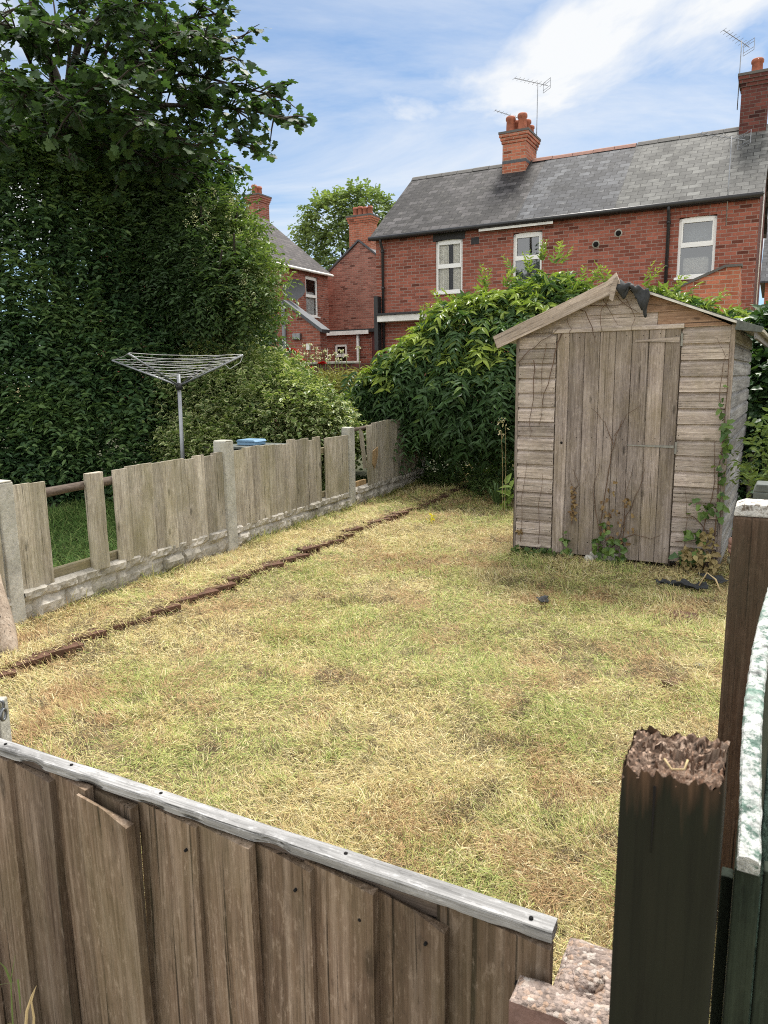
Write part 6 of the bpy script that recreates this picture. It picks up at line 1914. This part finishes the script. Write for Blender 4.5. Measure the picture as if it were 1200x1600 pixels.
m = MB(); m.tube([(1.42, -.06, .2), (1.42, -.06, fz - .06)], .05, 8); m.build('downpipe', M['white'], fx)

# garden wall with pale coping and the wild flowers growing before it
gw0 = at(478, 566, 16.0)
gw = thing('garden_wall', 'low brick garden wall with pale coping behind the poppies', 'wall', (gw0.x, gw0.y, 0), YAW)
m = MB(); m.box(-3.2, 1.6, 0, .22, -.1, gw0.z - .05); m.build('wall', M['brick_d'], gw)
m = MB(); m.box(-3.2, 1.2, -.03, .25, gw0.z - .0495, gw0.z); m.build('coping', M['block'], gw, bevel=.01)


def stalk_flower(px, py, Y, label, kind, cat, group):
    top = at(px, py, Y)
    root = thing(kind, label, cat, (top.x, top.y, 0), 0, group)
    m = MB(); b = random.uniform(-.05, .05)
    m.tube([(0, 0, 0), (b * .5, b, top.z * .5), (0, 0, top.z)], .007, 5); m.build('stem', M['stem_g'], root, recalc=False)
    if kind == 'poppy':
        n = 14; r = random.uniform(.055, .075); B = np.zeros((n, 3)) + (0, 0, top.z); a = np.linspace(0, 2 * pi, n, endpoint=False) + rng.normal(0, .2, n)
        A = np.stack([np.cos(a), np.sin(a), rng.uniform(.2, .9, n)], -1); Nn = np.stack([-np.cos(a) * .5, -np.sin(a) * .5, np.ones(n)], -1)
        leaves('bloom', OVAL, B, A, Nn, np.full(n, r * 1.5), 1.1, rng.random(n), M['lf_poppy'], root)
    else:
        n = 22; B = rng.normal(0, 1, (n, 3)) * (.028, .028, .014) + (0, 0, top.z)
        leaves('flower_head', OVAL, B, rng.normal(size=(n, 3)), rng.normal(size=(n, 3)) + (0, 0, 1), rng.uniform(.02, .035, n), .9, rng.random(n), M['lf_umbel'], root)


M['lf_poppy'] = leafmat('poppy_petal', (.30, .008, .008), (.45, .014, .014), (.58, .03, .03), .2, .6)
M['lf_umbel'] = leafmat('umbel_flower', (.42, .42, .24), (.6, .58, .38), (.7, .68, .5), .1, .8)
for i, (px, py, Y) in enumerate([(472, 566, 13.0), (467, 577, 12.8), (484, 577, 12.8), (461, 552, 13.4), (459, 567, 13.0), (503, 570, 12.9), (454, 549, 13.4)]):
    stalk_flower(px, py, Y, 'red poppy on a tall stem among the wild flowers before the garden wall', 'poppy', 'poppy', 'red poppies')
for px, py, Y in [(465, 550, 13.6), (475, 540, 14), (484, 538, 14), (493, 545, 14), (478, 552, 13.5), (488, 556, 13.5), (500, 552, 13.5), (508, 548, 14), (515, 556, 13.6), (524, 552, 14), (534, 548, 14), (541, 556, 14), (561, 543, 14),
                  (497, 560, 13.4), (512, 562, 13.4), (528, 562, 13.5), (423, 535, 14), (436, 545, 14), (448, 550, 14)]:
    stalk_flower(px, py, Y, 'pale wild flower head on a thin stalk before the garden wall', 'wild_flower', 'flower', 'pale wild flowers by the garden wall')
bl_ = [bl(520, 622, 12.3, .5, .4, .22), bl(560, 622, 12.2, .4, .4, .2), bl(490, 625, 12.4, .4, .4, .2)]
bush('dry_undergrowth', 'yellowing grassy undergrowth below the poppies between the bushes', 'undergrowth', bl_, 500, 7, .05, LANCE, .12, .12, leafmat('yellow_grass', (.16, .17, .04), (.28, .27, .08), (.42, .38, .14), .2, .7), 95, upbias=1.2, depth=.2,
     trunk_at=ground(520, 720), trunk_r=.01)
